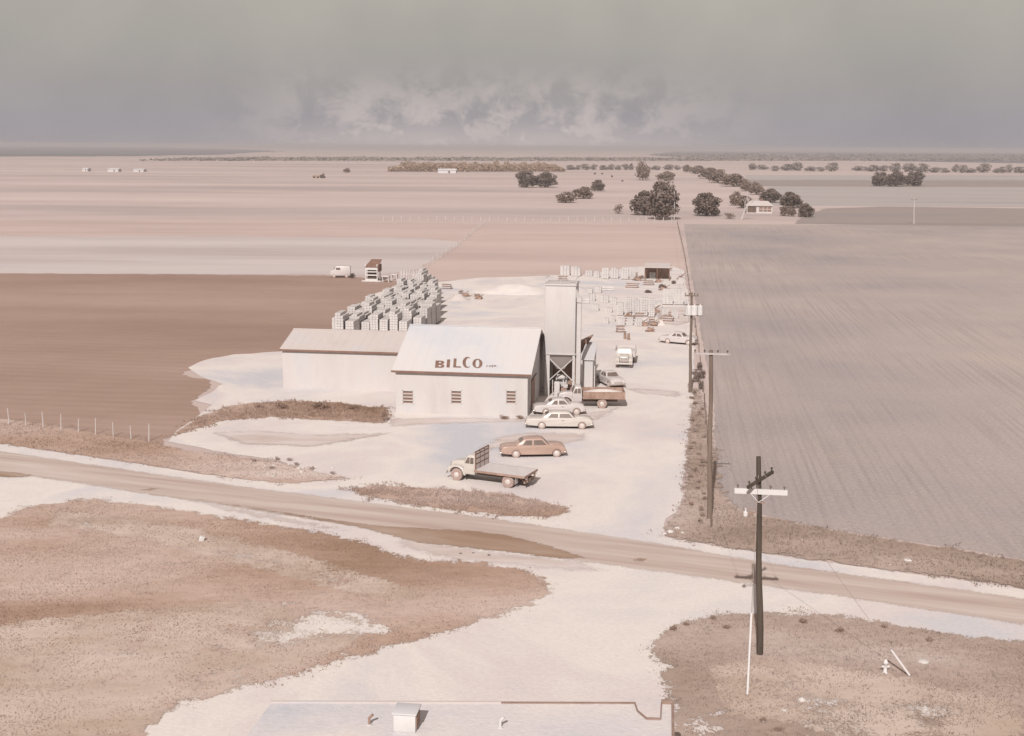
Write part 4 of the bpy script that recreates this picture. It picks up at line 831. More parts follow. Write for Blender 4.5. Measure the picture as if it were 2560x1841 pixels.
# ------------------------------------------------------------------ utility poles
def upole(label, px, yb, xt, yt, r_, m, arms, extra=None, name='utility_pole'):
    b = D(px, yb); h = top_h(b, yt); v = ray(xt, yt); tt = (b.y-cam_loc.y)/v.y; tx = (cam_loc+v*tt).x-b.x
    t = thing(name, label, 'utility pole', b); tip = Vector((tx, 0, h))
    mb = MB(); n = 8; pts = [tip*(i/n)+Vector((.03*math.sin(i*1.3), .02*math.cos(i), 0))*(1 if 0 < i < n else 0) for i in range(n+1)]; pts[0].z = -.2
    for i in range(n): mb.tube(pts[i], pts[i+1], r_*(1-.35*i/n), r_*(1-.35*(i+1)/n), 10)
    mb.build('pole', m, t, smooth=False)
    def at(z): return tip*(z/h)
    ends = []
    for (row, x0, x1, y0, y1, col, thick, ang) in arms:
        z = top_h(b, row); c = at(z); wd = pxw(b, x1-x0)
        dr_ = Vector((math.cos(ang), math.sin(ang), 0)); off = Vector((math.sin(ang), -math.cos(ang), 0))*(r_*.8+.05)
        sh = pxw(b, (x0+x1)/2-(px+(xt-px)*(yb-row)/(yb-yt)))
        A = c+off+dr_*(sh-wd/2/abs(math.cos(ang))); B = c+off+dr_*(sh+wd/2/abs(math.cos(ang))); dz = pxw(b, (y1-y0)/2)
        A.z += dz; B.z -= dz
        arm = MB().bar(A, B, .1, thick).build('crossarm', col, t)
        ii = MB()
        for q in (.06, .32, .68, .94):
            P_ = A.lerp(B, q)+Vector((0, 0, thick/2)); ii.lathe([(.02, 0), (.02, .08), (.055, .1), (.06, .16), (.03, .2)], (0, 0, 1), P_, 8); ends.append(Vector(b)+P_+Vector((0, 0, .18)))
        ii.build('insulator', m_glass if col is m_wpaint else m_pole, arm)
        if col is m_wpaint and thick > .15:
            c2 = c+off+Vector((0, 0, -pxw(b, 24))); MB().bar(c2, A.lerp(B, .27), .05, .03).build('arm_brace', m_wpaint, t); MB().bar(c2, A.lerp(B, .73), .05, .03).build('arm_brace', m_wpaint, t)
    return t, b, tip, ends
t1, b1, tip1, e1 = upole('tall dark utility pole in the right foreground with two crossarms', 1683, 1451, 1680, 1012, .175, m_pole, [(1087, 1629, 1740, 1087, 1087, m_wpaint, .26, -SITE), (1060, 1643, 1708, 1068, 1048, m_pole, .16, rad(40))])
z = top_h(b1, 1135); c = tip1*(z/tip1.z)
MB().lathe([(.10, -.2), (.11, -.18), (.11, 0), (.04, .06), (.03, .22)], (0, 0, 1), (c.x-.65, c.y, z), 12).build('lightning_arrester', m_wpaint, t1); MB().bar((c.x-.65, c.y, z-.05), (c.x, c.y, z-.02), .05).bar((c.x-.6, c.y, z+.18), (c.x, c.y, z+.1), .04).bar((c.x-.22, c.y-.1, z+.55), (c.x+.25, c.y-.1, z+.5), .06).build('bracket', m_rust, t1)
t2, b2, tip2, e2 = upole('brown utility pole with one pale crossarm in the fence line', 1571, 1150, 1575, 776, .19, m_pole2, [(783, 1536, 1614, 783, 783, m_weather, .12, -SITE)])
t3, b3, tip3, e3 = upole('utility pole carrying pale transformers behind the gravel yard', 1528, 870, 1532, 648, .17, m_pole2, [(655, 1517, 1547, 655, 655, m_pole2, .12, -SITE)])
zt_ = top_h(b3, 686); cc = tip3*(zt_/tip3.z)
for x_, lb in ((-.35, .36), (.25, .34), (.85, .26)): MB().lathe([(lb*.9, -.55), (lb, -.5), (lb, .38), (lb*.9, .45), (.08, .5), (.06, .62)], (0, 0, 1), (cc.x+x_, cc.y-.35, zt_), 16).build('transformer', m_wpaint, t3)
MB().bar((cc.x-.8, cc.y-.1, zt_+.5), (cc.x+1.1, cc.y-.1, zt_+.5), .1).bar((cc.x-.8, cc.y-.1, zt_-.6), (cc.x+1.1, cc.y-.1, zt_-.6), .1).build('platform', m_pole2, t3)
t4, b4, tip4, e4 = upole('distant pale utility pole in front of the tallest oak', 1493, 488, 1494, 424, .16, m_white, [(430, 1486, 1501, 430, 430, m_pole2, .12, -SITE)])
t5, b5, tip5, e5 = upole('lone pale utility pole out in the right hand fields', 2024, 497, 2025, 438, .17, m_white, [(443, 2018, 2031, 443, 443, m_pole2, .12, -SITE)])
# wires strung along the pole line
def wire(a, b, sag, label, m=m_wire, r_=.008, name='power_line', grp='wires on the pole line'):
    mb = MB(); n = 14; P_ = []
    for i in range(n+1):
        q = a.lerp(b, i/n); q.z -= sag*4*(i/n)*(1-i/n); P_.append(q)
    for i in range(n): mb.tube(P_[i], P_[i+1], r_, r_, 4)
    return tag(mb.build(name, m), label, 'wire', grp)
for k in (0, 3):
    wire(e1[k], e2[k], .5, ('left' if k == 0 else 'right')+' thin wire from the near dark pole to the brown pole with the pale crossarm')
    wire(e2[k], e3[k], .6, ('left' if k == 0 else 'right')+' thin wire from the brown pole with the pale crossarm to the transformer pole')
    wire(e3[k], e4[k], 3.5, ('left' if k == 0 else 'right')+' thin wire from the transformer pole to the distant pale pole')
# guy wires with pale guards
def guy(x0, y0, top, gx, gy, label, r_=.055):
    a = D(x0, y0); c = top; dv_ = (c-a); L_ = dv_.length
    t = thing('guy_wire', label, 'guy wire', a)
    MB().tube((0, 0, 0), dv_, .012, .012, 5).build('wire', m_wire, t)
    # guard length so that its top end shows near row gy
    f_ = 0
    for k in range(1, 200):
        q = a+dv_*(k/200); vv = q-cam_loc; row = (CY-F*vv.dot(up)/vv.dot(fw))/SC
        if row < gy: f_ = k/200; break
    MB().tube(dv_*.01, dv_*f_, r_, r_, 8).build('guard', m_wpaint, t)
    return t
guy(1655, 1544, Vector(b1)+tip1*.93, 0, 1360, 'pale guy wire guard leaning just left of the near dark pole')
guy(2018, 1501, Vector(b1)+tip1*.95, 0, 1440, 'pale slanting guy wire guard in the weeds right of the near dark pole')

# ------------------------------------------------------------------ fences
def fence(pix, n, h, label, gname='fence', m=m_pole2, r_=.06, wires=3):
    A = [D(x, y) for x, y in pix]; t = thing(gname, label, 'fence', A[0]); seglen = [(A[i+1]-A[i]).length for i in range(len(A)-1)]; tot = sum(seglen); P_ = []
    for k in range(n):
        s = tot*k/(n-1); i = 0
        while i < len(seglen)-1 and s > seglen[i]: s -= seglen[i]; i += 1
        P_.append(A[i].lerp(A[i+1], min(1, s/seglen[i]))-A[0])
    r = random.Random(n)
    for q in P_:
        lean_ = Vector((r.uniform(-.08, .08), r.uniform(-.08, .08), h*r.uniform(.85, 1.15))); MB().tube(q, q+lean_, r_, r_*.8, 5).build('post', m, t)
    wm = MB()
    for j in range(wires):
        for i in range(len(P_)-1): wm.bar(P_[i]+Vector((0, 0, h*(.35+.28*j))), P_[i+1]+Vector((0, 0, h*(.35+.28*j))), .012)
    wm.build('strand', m_wire, t); return t
fence([(-120, 922), (28, 941), (145, 954), (208, 962), (270, 970), (330, 978)], 13, 1.35, 'leaning pale post and wire fence along the edge of the ploughed field', m=m_white, r_=.05)
fence([(850, 489), (1050, 490), (1290, 491), (1488, 491)], 34, 1.4, 'far pale post fence running across the plain to the distant pole', m=m_white, r_=.13, wires=2)
fence([(905, 616), (950, 590), (1010, 548), (1075, 494)], 24, 1.3, 'slanting post fence climbing the pale field behind the block stacks', m=m_white, r_=.09, wires=2)
fence([(1575, 1170), (1572, 1050), (1560, 900), (1545, 760), (1532, 680), (1518, 580), (1500, 496)], 44, 1.3, 'long weedy post and wire fence between the yard and the stubble field', m=m_pole2, r_=.06)
# low bank of weeds down the fence line
rb2 = random.Random(5); ORDW = 'first second third fourth fifth sixth seventh eighth ninth tenth eleventh twelfth thirteenth fourteenth fifteenth sixteenth seventeenth eighteenth nineteenth twentieth'.split()+['twenty '+q for q in 'first second third fourth fifth sixth'.split()]
for i, (x, y) in enumerate([(1553, 862), (1545, 846), (1556, 838), (1549, 820)]): place(P_bush, x-9, x+10, y-26, y+2, ('nearest', 'second', 'third', 'farthest')[i]+' dark scrub bush in the fence line between the two brown poles', 'scrub bushes in the fence line', 'bush')
for i in range(26):
    y = 1160-i*12.5; x = 1548+rb2.uniform(-18, 14)-(1160-y)*.01; place(P_weed, x-8, x+9, y-rb2.uniform(8, 20), y, 'dry weed clump on the yard side of the fence, %s from the road' % (ORDW[i]), 'weed clumps down the fence line', 'bush')
for (x0, x1, yt, yb, lb) in [(603, 640, 886, 908, 'rounded dry bush left of the largest before the long shed'), (680, 730, 884, 910, 'largest rounded dry bush in front of the long shed'), (838, 860, 898, 936, 'upright dry bush at the left corner of the workshop'), (560, 585, 893, 906, 'low dry bush at the left end of the weedy strip'), (760, 800, 896, 908, 'flat dry bush near the right end of the weedy strip'), (1100, 1130, 918, 930, 'small dry weeds at the foot of the workshop wall by the right window'), (1140, 1165, 918, 930, 'small dry weeds at the right corner of the workshop wall')]:
    place(P_weed, x0, x1, yt, yb, lb, cat='bush')
for x, y in ((640, 1020), (655, 1030), (612, 1018), (690, 1040), (735, 1050), (598, 1038), (560, 1022)): place(P_weed, x-8, x+9, y-9, y+3, 'small dry weed tussock where the verge meets the yard', 'weed tussocks at the yard entrance', 'bush')
for kk, (x, y, w_) in enumerate(((1490, 1396, 26), (1520, 1385, 20), (1580, 1372, 22), (1610, 1392, 22), (1780, 1380, 30), (1860, 1400, 26), (1960, 1390, 22), (2060, 1420, 24), (1690, 1600, 24), (1725, 1620, 26))): place(P_weed, x-w_/2, x+w_/2, y-w_*.5, y+4, 'brown weed clump near the foreground pole, %s' % ('leftmost, by the driveway', 'second from the driveway', 'behind the guy guard top', 'left of the pole', 'first right of the pole', 'second right of the pole', 'above the slanting guard', 'farthest right', 'upper one at the bottom edge', 'lower one at the bottom edge')[kk], 'weed clumps near the foreground pole', 'bush')

# ------------------------------------------------------------------ yard goods
def block_stack(seed, w_=1.15, dp=1.15, rows=8):
    r = random.Random(seed); t = thing('block_stack', 'square stack of pale concrete blocks in the close rows behind the shed', 'block stack', (0, 0, 0), RZ, 'rows of block stacks left of the tower'); mb = MB(); hh = .2
    for j in range(rows):
        n = 3 if j < rows-1 else r.choice((2, 3, 3)); jx = r.uniform(-.02, .02)
        for i in range(n): mb.box((-w_/2+(i+.5)*w_/3+jx, 0, hh*(j+.5)+.1), (w_/3-.025, dp-.02*(j % 2), hh-.018))
    mb.build('blocks', m_block, t); MB().box((0, 0, .05), (w_, dp, .09)).build('pallet', m_pole2, t); return t
BS = [block_stack(i, rows=q) for i, q in enumerate((8, 10, 7, 9))]; bs_used = set()
def put_stack(i, p, label, group, s=(1, 1, 1)):
    o = BS[i % 4]
    if o.name in bs_used: o = dup(o, p, RZ, s)
    else: bs_used.add(o.name); o.location = p; o.scale = s
    o['label'] = label; o['group'] = group; return o
reg = np.array([(738, 752), (738, 730), (762, 716), (790, 700), (800, 676), (830, 660), (868, 648), (905, 632), (945, 628), (960, 640), (972, 690), (968, 720), (930, 742), (880, 752)], float)
cnt = 0; base = D(738, 752); ORD = 'first second third fourth fifth sixth seventh eighth ninth tenth eleventh twelfth thirteenth fourteenth fifteenth sixteenth seventeenth eighteenth nineteenth twentieth'.split()+['twenty '+q for q in 'first second third fourth fifth sixth seventh eighth ninth'.split()]; rowno = -1
for j in range(22):
    col = 0; rowno += 1
    for i in range(20):
        q = base+U*(i*1.27)+V*(j*3.4)+Vector((rr.uniform(-.1, .1), rr.uniform(-.3, .3), 0)); vv = q-cam_loc; px = (CX+F*vv.dot(rt)/vv.dot(fw))/SC; py = (CY-F*vv.dot(up)/vv.dot(fw))/SC
        if in_poly(np.array([[px, py-2]]), reg)[0] and rr.random() < .93:
            cnt += 1; col += 1; put_stack(cnt, q, 'block stack, %s from left, %s row behind the low shed' % (ORD[col-1], ORD[rowno]) if ' ' not in ORD[rowno] else 'block stack, %s from left, %s row behind the shed' % (ORD[col-1], ORD[rowno]), 'rows of block stacks left of the tower', (.95, 2.55, rr.uniform(1.3, 1.8)))
rs = [(1240, 1262, 589, 612), (1264, 1286, 591, 613), (1296, 1312, 600, 612), (1316, 1328, 601, 616), (1332, 1348, 594, 619), (1352, 1370, 594, 618), (1376, 1392, 593, 620), (1394, 1408, 592, 620), (1466, 1490, 641, 676), (1492, 1514, 641, 676), (1418, 1434, 660, 702), (1436, 1450, 662, 704), (1384, 1398, 660, 700), (1400, 1416, 662, 702), (1366, 1380, 672, 700), (1300, 1318, 652, 668), (1330, 1348, 655, 672), (1352, 1366, 660, 676), (1310, 1326, 675, 690), (1340, 1356, 682, 694), (1466, 1482, 684, 704), (1486, 1502, 686, 706), (1368, 1384, 706, 722), (1388, 1402, 706, 722), (1406, 1422, 708, 724)]
RL = ['first from left in the back row', 'second from left in the back row', 'low third one in the back row', 'low fourth one in the back row', 'fifth from left in the back row', 'sixth from left in the back row', 'seventh from left in the back row', 'eighth from left in the back row', 'tall left one beside the transformers', 'tall right one beside the transformers', 'third of four tall ones in mid yard', 'last of four tall ones in mid yard', 'first of four tall ones in mid yard', 'second of four tall ones in mid yard', 'short one left of the four tall ones', 'low one nearest the hopper tower', 'second low one from the hopper tower', 'third low one from the hopper tower', 'small one before the tower side row', 'second small one before the tower side row', 'low left one below the transformers', 'low right one below the transformers', 'left of the front three', 'middle of the front three', 'right of the front three']
for k, (x0, x1, yt, yb) in enumerate(rs):
    p = D((x0+x1)/2, yb); w_ = pxw(p, x1-x0); h = max(.8, top_h(p, yt)); o = put_stack(k, p+V*.6, 'pale block stack right of the tower, %s' % RL[k], 'block stacks right of the tower', (w_/1.2, 1, h/[1.7, 2.1, 1.5, 1.9][k % 4]))
# timber, pipes and scrap between the stacks
gd = random.Random(21)
def goods(kind, x, y, wpx, label):
    p = D(x, y); w_ = pxw(p, wpx); t = thing(kind, label, kind.replace('_', ' '), p, RZ+gd.uniform(-.3, .3))
    if kind == 'timber_pile':
        for k in range(5): MB().box((gd.uniform(-.1, .1), gd.uniform(-.1, .1), .12+k*.17), (w_*gd.uniform(.8, 1), .9-.1*k, .12)).build('plank_layer', m_plank if k % 2 else m_rust, t)
    elif kind == 'pipe_pile':
        for k in range(5): MB().tube((-w_/2, (k % 3)*.42-.4+(.2 if k > 2 else 0), .2+(.34 if k > 2 else 0)), (w_/2, (k % 3)*.42-.4+(.2 if k > 2 else 0), .2+(.34 if k > 2 else 0)), .2, .2, 10).build('pipe', m_block, t)
    elif kind == 'drum':
        MB().lathe([(w_/2, 0), (w_/2, .3), (w_/2*1.05, .32), (w_/2, .34), (w_/2, .85), (w_/2*1.04, .88)], (0, 0, 1), (0, 0, 0), 14).build('barrel', m_rust, t); MB().tube((w_*.2, 0, .88), (w_*.2, 0, .92), .04).build('bung', m_trim, t)
    else:
        for k in range(3): MB().bar((-w_/2, k*.3, .1), (w_/2+gd.uniform(-.4, .2), k*.3+gd.uniform(-.3, .3), .2+gd.uniform(0, 1.1)), .09).build('beam', m_trim, t)
        MB().box((0, .3, .3), (w_*.6, .7, .5), Matrix.Rotation(.3, 3, 'Y')).build('machine_case', m_rust, t)
    return t
for a in [('timber_pile', 1436, 632, 26, 'timber pile just in front of the open shed'), ('timber_pile', 1400, 638, 30, 'long timber pile left of the open shed'), ('scrap_heap', 1480, 600, 22, 'brown scrap heap at the far right corner of the yard'), ('scrap_heap', 1412, 622, 20, 'brown scrap heap left of the open shed'), ('pipe_pile', 1290, 672, 28, 'pile of pale pipes beside the tower top'), ('pipe_pile', 1420, 716, 26, 'pile of pale pipes in front of the stacks'), ('timber_pile', 1392, 712, 24, 'timber pile below the four tall stacks'),
          ('scrap_heap', 1440, 736, 22, 'scrap heap in mid yard near the parked white car'), ('timber_pile', 1478, 712, 26, 'timber pile under the transformers'), ('timber_pile', 1375, 736, 20, 'small timber pile nearest the cream truck'), ('scrap_heap', 1452, 694, 24, 'brown scrap heap left of the timber under the transformers'), ('pipe_pile', 1345, 644, 26, 'pale pipes behind the low stacks'),
          ('drum', 1384, 752, 6, 'rusty drum left of the cream truck cab'), ('drum', 1392, 754, 6, 'rusty drum nearest the cream truck cab'), ('timber_pile', 1246, 622, 24, 'timber pile at the back left of the right yard'), ('scrap_heap', 1032, 658, 24, 'scrap heap behind the workshop roof'), ('scrap_heap', 1060, 664, 20, 'second scrap heap behind the workshop roof'), ('timber_pile', 990, 640, 24, 'timber pile at the end of the left block rows'), ('scrap_heap', 1215, 872, 18, 'low scrap heap at the left foot of the tower')]: goods(*a)
for k in range(14):
    x, y = gd.uniform(1385, 1512), gd.choice((gd.uniform(606, 650), gd.uniform(684, 742))); o = goods(gd.choice(('scrap_heap', 'scrap_heap', 'timber_pile')), x, y, gd.uniform(12, 24), 'low pile of brown odds and ends among the goods right of the tower'); o['group'] = 'odds and ends at the back of the yard'
rs2 = [(1300, 1312, 640, 650), (1318, 1332, 636, 650), (1438, 1452, 604, 618), (1502, 1514, 616, 632), (1456, 1466, 668, 684), (1352, 1362, 700, 714), (1336, 1348, 706, 718), (1500, 1512, 640, 650)]
for k, (x0, x1, yt, yb) in enumerate(rs2):
    p = D((x0+x1)/2, yb); w_ = pxw(p, x1-x0); h = max(.8, top_h(p, yt)); put_stack(k+1, p+V*.6, 'spare pale block stack %s' % ('right of the tower top, left one', 'right of the tower top, right one', 'left of the open shed', 'right of the open shed', 'left of the transformers', 'left of the front three, right one', 'left of the front three, left one', 'behind the transformers')[k], 'block stacks right of the tower', (w_/1.2, 1, h/[1.7, 2.1, 1.5, 1.9][(k+1) % 4]))
# gravel heaps
def heap(px, yb, wpx, yt, label, seed, m=m_gravel, name='gravel_pile', dk=.8):
    p = D(px, yb); R = pxw(p, wpx)/2; p = p+V*R*dk; h = top_h(p, yt); mb = MB(); n, k = 40, 12; vs = [(0, 0, h)]
    for j in range(1, k+1):
        for i in range(n):
            a_ = 2*PI*i/n; r_ = j/k; rr_ = R*r_*(1+.18*noise.noise(Vector((math.cos(a_)*1.5, math.sin(a_)*1.5, seed)))); z = h*math.cos(r_*PI/2)**1.3*(1+.25*noise.noise(Vector((r_*3*math.cos(a_), r_*3*math.sin(a_), seed+4))))
            vs.append((rr_*math.cos(a_), rr_*math.sin(a_)*dk, max(0, z)-(.1 if j == k else 0)))
    fs = [(0, 1+i, 1+(i+1) % n) for i in range(n)]+[(1+(j-1)*n+i, 1+j*n+i, 1+j*n+(i+1) % n, 1+(j-1)*n+(i+1) % n) for j in range(1, k) for i in range(n)]
    return tag(mb.add(vs, fs).build(name, m, None, smooth=True, loc=p), label, 'gravel pile')
heap(1130, 655, 200, 630, 'broad low white gravel heap rising behind the workshop roof', 1)
heap(1010, 668, 60, 652, 'low pale sand heap beside the left block stacks', 2, m_roof2)
heap(1250, 648, 110, 630, 'white gravel heap directly behind the hopper tower', 3)
heap(1462, 722, 26, 708, 'brown earth heap between block stacks near the transformer pole', 4, m_track)
for (x0, x1, yt, yb, lb) in ((1455, 1478, 626, 640, 'dark bush among the goods at the back of the yard'), (1484, 1500, 618, 630, 'small dark bush at the back right corner of the yard'), (1424, 1446, 640, 650, 'low dark bush in front of the back yard goods'), (1400, 1430, 610, 618, 'low dry bush at the right of the far block stacks'), (1010, 1030, 640, 652, 'low dry bush at the foot of the sand heap'), (1044, 1068, 648, 660, 'dry bush between the sand heap and the gravel heap')):
    place(P_bush if 'dark' in lb else P_weed, x0, x1, yt, yb, lb, cat='bush')
# block-making stand under a brown canopy at the field edge
p = D(823, 624); cs_ = thing('loading_stand', 'white framed stand under a brown canopy roof at the edge of the ploughed field', 'stand', p, RZ); w_ = pxw(p, 26); h = top_h(p, 577)
for x in (-w_/2, w_/2):
    for y in (0, 2.2): MB().box((x, y, (h-.7)/2), (.16, .16, h-.7)).build('post', m_wpaint, cs_)
MB().add([(-w_/2-.1, -.2, h-1.3), (w_/2+.3, -.2, h-1.3), (w_/2+.3, 2.6, h-.1), (-w_/2+.5, 2.6, h-.1), (-w_/2-.1, -.2, h-1.2), (w_/2+.3, -.2, h-1.2), (w_/2+.3, 2.6, h), (-w_/2+.5, 2.6, h)], [(0, 1, 2, 3), (4, 5, 6, 7), (0, 1, 5, 4), (1, 2, 6, 5), (2, 3, 7, 6), (3, 0, 4, 7)]).build('canopy', m_trim, cs_)
MB().box((w_/2+.2, 1.2, h-1.5), (.12, 2.6, 1.3)).build('side_panel', m_trim, cs_)
for z, tk in ((h-1.55, .5), (h-2.15, .18), (1.2, .22), (.35, .3)): MB().box((0, -.03, z), (w_-.1, .14, tk)).build('front_rail', m_wpaint, cs_)
MB().box((0, 1.0, 1.5), (w_-.5, 1.2, 2.2)).build('machine', m_dark, cs_); MB().box((0, -.2, .12), (w_+1.4, .2, .2)).build('skid', m_wpaint, cs_)
for k, (xa, xb_, y) in enumerate(((846, 862, 626), (866, 880, 622))):
    p = D((xa+xb_)/2, y); w_ = pxw(p, xb_-xa); tt_ = thing('trestle', 'white trestle %s the canopy stand' % ('just right of' if k == 0 else 'second to the right of'), 'trestle', p, RZ)
    MB().box((0, .3, 1.15), (w_, 1.1, .12)).build('top', m_wpaint, tt_)
    for x in (-w_/2+.08, w_/2-.08):
        for yy in (-.1, .7): MB().bar((x, yy, 0), (x*.9, yy, 1.1), .11).build('leg', m_wpaint, tt_)
pk = thing('picket_rack', 'row of upright white pickets right of the white trestles', 'rack', D(886, 620), RZ)
r6 = random.Random(6); L6 = (D(930, 616)-D(886, 620)).length
for k in range(16): x = k*L6/15; MB().bar((x, r6.uniform(-.2, .2), 0), (x+r6.uniform(-.05, .05), 0, 1.6+r6.uniform(-.2, .3)), .12).build('picket', m_wpaint, pk)
MB().bar((0, 0, 1.1), (L6, 0, 1.1), .07).build('rail', m_wpaint, pk)
# open shed at the back of the yard
p = D(1455, 622); sh_ = thing('open_shed', 'small open shed with a pale roof at the back right of the yard', 'shed', p, RZ); w_ = pxw(p, 56); h = top_h(p, 594)
MB().add([(-w_/2, 0, h), (w_/2, 0, h), (w_/2, 4, h+.5), (-w_/2, 4, h+.5), (-w_/2, 0, h+.1), (w_/2, 0, h+.1), (w_/2, 4, h+.6), (-w_/2, 4, h+.6)], [(0, 1, 2, 3), (4, 5, 6, 7), (0, 1, 5, 4), (1, 2, 6, 5), (2, 3, 7, 6), (3, 0, 4, 7)]).build('roof', m_roof2, sh_)
for x in (-w_/2+.1, 0, w_/2-.1):
    for y in (.1, 3.9): MB().box((x, y, h/2), (.15, .15, h)).build('post', m_trim, sh_)
MB().box((0, 3.9, h/2), (w_-.1, .1, h)).build('back_wall', m_rust, sh_)

# ------------------------------------------------------------------ farmstead far off
p = D(1682, 473); fh = thing('farmhouse', 'white farmhouse with a dark porch among the far trees', 'house', p, RZ); w_ = pxw(p, 56); h = top_h(p, 456)
MB().box((0, 4, h/2), (w_, 8, h)).build('wall', m_white, fh)
MB().add([(-w_/2-.4, -.6, h-.1), (w_/2+.4, -.6, h-.1), (w_/2+.4, 8.6, h-.1), (-w_/2-.4, 8.6, h-.1), (-w_/2+1.5, 4, h+1.7), (w_/2-1.5, 4, h+1.7)], [(0, 1, 5, 4), (1, 2, 5), (2, 3, 4, 5), (3, 0, 4), (0, 1, 2, 3)]).build('roof', m_roof2, fh)
MB().box((-w_*.3, -.05, h*.5), (w_*.34, .1, h*.75)).build('porch_opening', m_dark, fh)
for x in (w_*.05, w_*.22, w_*.38):
    wf = MB().box((x, -.06, h*.55), (w_*.14, .12, h*.6)).build('window', m_glaze, fh); MB().box((x, -.13, h*.55), (w_*.15, .04, .14)).build('sash', m_wpaint, wf)
MB().box((w_*.1, 5, h+1.9), (.8, .8, 1.4)).build('chimney', m_trim, fh)
p = D(1642, 487); bt = thing('bare_tree', 'pale leaning bare tree in front of the farmhouse', 'tree', p); mb = MB()
r7 = random.Random(4)
def limb(a, d_, ln, r_, dep):
    b = a+d_*ln; mb.tube(a, b, r_, r_*.6, 5)
    if dep:
        for _ in range(3): limb(b, (d_+Vector((r7.uniform(-.7, .7), r7.uniform(-.5, .5), r7.uniform(-.1, .5)))).normalized(), ln*.65, r_*.6, dep-1)
limb(Vector((0, 0, 0)), Vector((.3, 0, 1)).normalized(), 3.6, .3, 3); mb.build('trunk', m_white, bt)
for (x0, x1, yt, yb, nm, lb) in ((970, 1010, 374, 384, 'barn', 'small pale blue white barn at the edge of the distant wood'), (182, 194, 372, 380, 'farm_shed', 'tiny pale shed on the far left plain'), (238, 262, 373, 381, 'farm_shed', 'pale low shed right of the tiny shed on the far left plain'), (295, 318, 374, 381, 'farm_shed', 'third pale shed on the far left plain')):
    p = D((x0+x1)/2, yb); w_ = pxw(p, x1-x0); h = top_h(p, yt)*.62; t = thing(nm, lb, 'barn', p, RZ*.5)
    MB().box((0, 4, h/2), (w_, 8, h)).build('wall', m_roof, t); MB().add([(-w_/2-.3, -.4, h), (w_/2+.3, -.4, h), (w_/2+.3, 8.4, h), (-w_/2-.3, 8.4, h), (-w_/2-.3, 4, h*1.6), (w_/2+.3, 4, h*1.6)], [(0, 1, 5, 4), (1, 2, 5), (2, 3, 4, 5), (3, 0, 4), (0, 1, 2, 3)]).build('roof', m_roof, t); MB().box((w_*.12, -.06, h*.4), (w_*.1, .1, h*.8)).build('door', m_dark, t)
p = D(707, 395); fm = thing('farm_tractor', 'dark tractor pulling a low trailer far out on the left plain', 'tractor', p)
s = pxw(p, 28)/6
MB().box((1.6*s, 0, 1.2*s), (1.8*s, 1*s, .9*s)).box((2.0*s, 0, 1.9*s), (.8*s, .9*s, .7*s)).build('body', m_dark, fm); MB().box((-1.4*s, 0, .9*s), (3.6*s, 1.6*s, .7*s)).build('trailer', m_rust, fm)
for x, r_ in ((1.1, .75), (2.4, .5), (-.6, .45), (-2.4, .45)):
    for y in (-.7, .7): MB().lathe([(r_*s, -.15*s), (r_*s, .15*s)], (0, 1, 0), (x*s, y*s, r_*s), 12).build('wheel', m_pole, fm)

# ------------------------------------------------------------------ small things on the rough ground
def rock(px, py, wpx, label, m=m_stone, name='stone', cat='stone', group=None, fl=.6, seed=0):
    p = D(px, py); R = pxw(p, wpx)/2; bm = bmesh.new(); bmesh.ops.create_icosphere(bm, subdivisions=2, radius=1)
    for v in bm.verts: v.co *= 1+.25*noise.noise(v.co*1.7+Vector((seed, 0, 0))); v.co.z *= fl
    bmesh.ops.scale(bm, vec=(R, R*.9, R), verts=bm.verts); bmesh.ops.translate(bm, vec=(0, 0, R*.35*fl), verts=bm.verts)
    me = bpy.data.meshes.new(name); bm.to_mesh(me); bm.free(); me.materials.append(m); o = bpy.data.objects.new(name, me); C.objects.link(o); o.location = p; return tag(o, label, cat, group)
rock(1776, 1554, 18, 'round white stone in the weeds below the near dark pole', seed=1, fl=.8)
rock(1737, 1576, 14, 'small pale stone left of the round white stone', seed=2)
rock(1690, 1600, 12, 'small pale stone near the bottom edge right of the flat roof', seed=3)
rock(2045, 1468, 26, 'flat broken white stone right of the slanting guy guard', seed=4, fl=.35)
rock(2010, 1243, 20, 'pale stone lying on the bank across the road', seed=5, fl=.4)
rock(1640+332, 1253, 8, 'tiny pale stone on the road bank left of the larger one', seed=9)
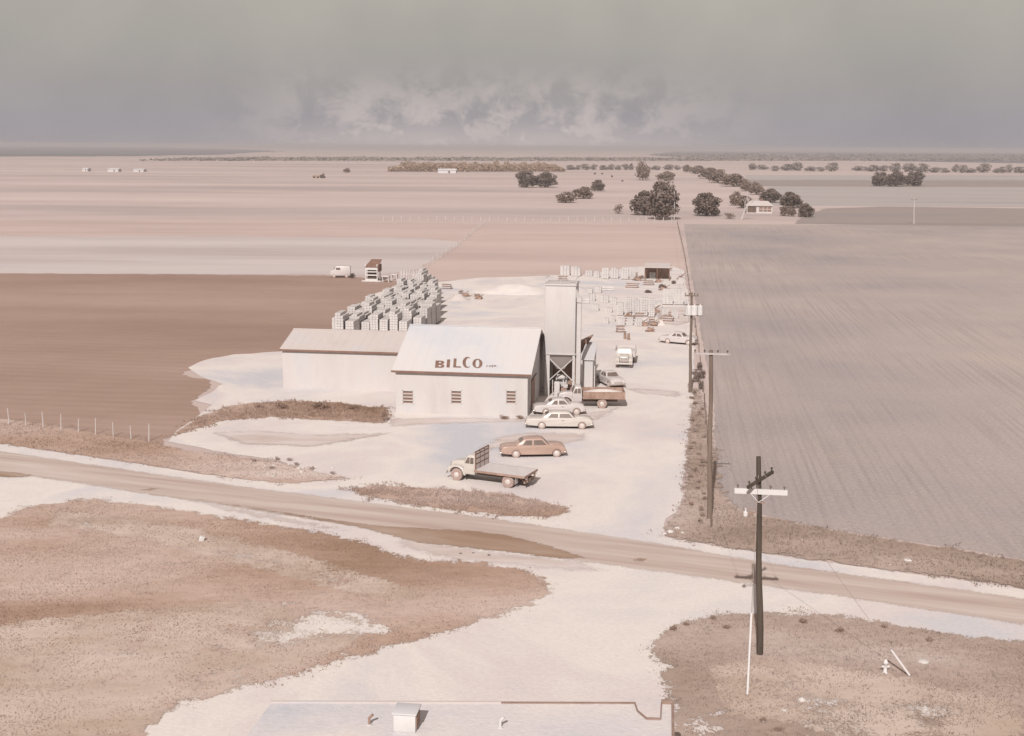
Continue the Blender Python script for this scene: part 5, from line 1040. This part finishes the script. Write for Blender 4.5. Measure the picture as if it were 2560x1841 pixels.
for i, (x, y, w_) in enumerate(((1485, 1180, 16), (1500, 1172, 13), (1472, 1184, 11), (1512, 1182, 10))): rock(x, y, w_, 'pale rubble stone heaped at the gravel driveway corner', group='rubble stones at the driveway corner', seed=20+i)
for i, (x, y, w_) in enumerate(((1020, 1227, 8), (1048, 1226, 7), (1083, 1231, 9))): rock(x, y, w_, 'small dark clod beside the damp dirt on the road edge', m_pole, 'clod', 'clod', 'dark clods on the road edge', .4, 30+i)
for i in range(22): rock(640+rr.uniform(-60, 100), 1042+rr.uniform(-14, 14), rr.uniform(4, 10), 'small pale stone scattered in the verge by the yard entrance', group='stones scattered in the verge', seed=50+i, fl=.5)
p = D(447, 1200); mbx = thing('marker_block', 'small white tilted marker block alone in the brown grass at left', 'marker', p, rad(25)); MB().box((0, 0, .18), (.3, .24, .36), Matrix.Rotation(rad(14), 3, 'Y')).build('block', m_wpaint, mbx, bevel=.02); MB().box((0, 0, .02), (.42, .36, .05)).build('footing', m_stone, mbx)
p = D(1960, 1492); hy = thing('hydrant', 'small white capped valve post in the weeds near the slanting guy guard', 'valve post', p)
MB().lathe([(.14, 0), (.14, .05), (.09, .08), (.09, .5), (.12, .52), (.12, .58), (.07, .68), (.02, .74)], (0, 0, 1), (0, 0, 0), 14).build('barrel', m_wpaint, hy, smooth=True); MB().tube((-.19, 0, .36), (.19, 0, .36), .055).build('outlet', m_wpaint, hy)

# ------------------------------------------------------------------ air
hz = MB().box((0, 5950, 14.5), (17000, 12100, 31)).build('haze', bpy.data.materials.new('haze_air')); tag(hz, kind='stuff')
hm_ = hz.data.materials[0]; hm_.use_nodes = True; t = hm_.node_tree; t.nodes.clear(); pv_ = t.nodes.new('ShaderNodeVolumePrincipled'); ho = t.nodes.new('ShaderNodeOutputMaterial'); t.links.new(pv_.outputs[0], ho.inputs['Volume'])
pv_.inputs['Color'].default_value = (.70, .66, .68, 1); pv_.inputs['Density'].default_value = HAZE; pv_.inputs['Anisotropy'].default_value = 0
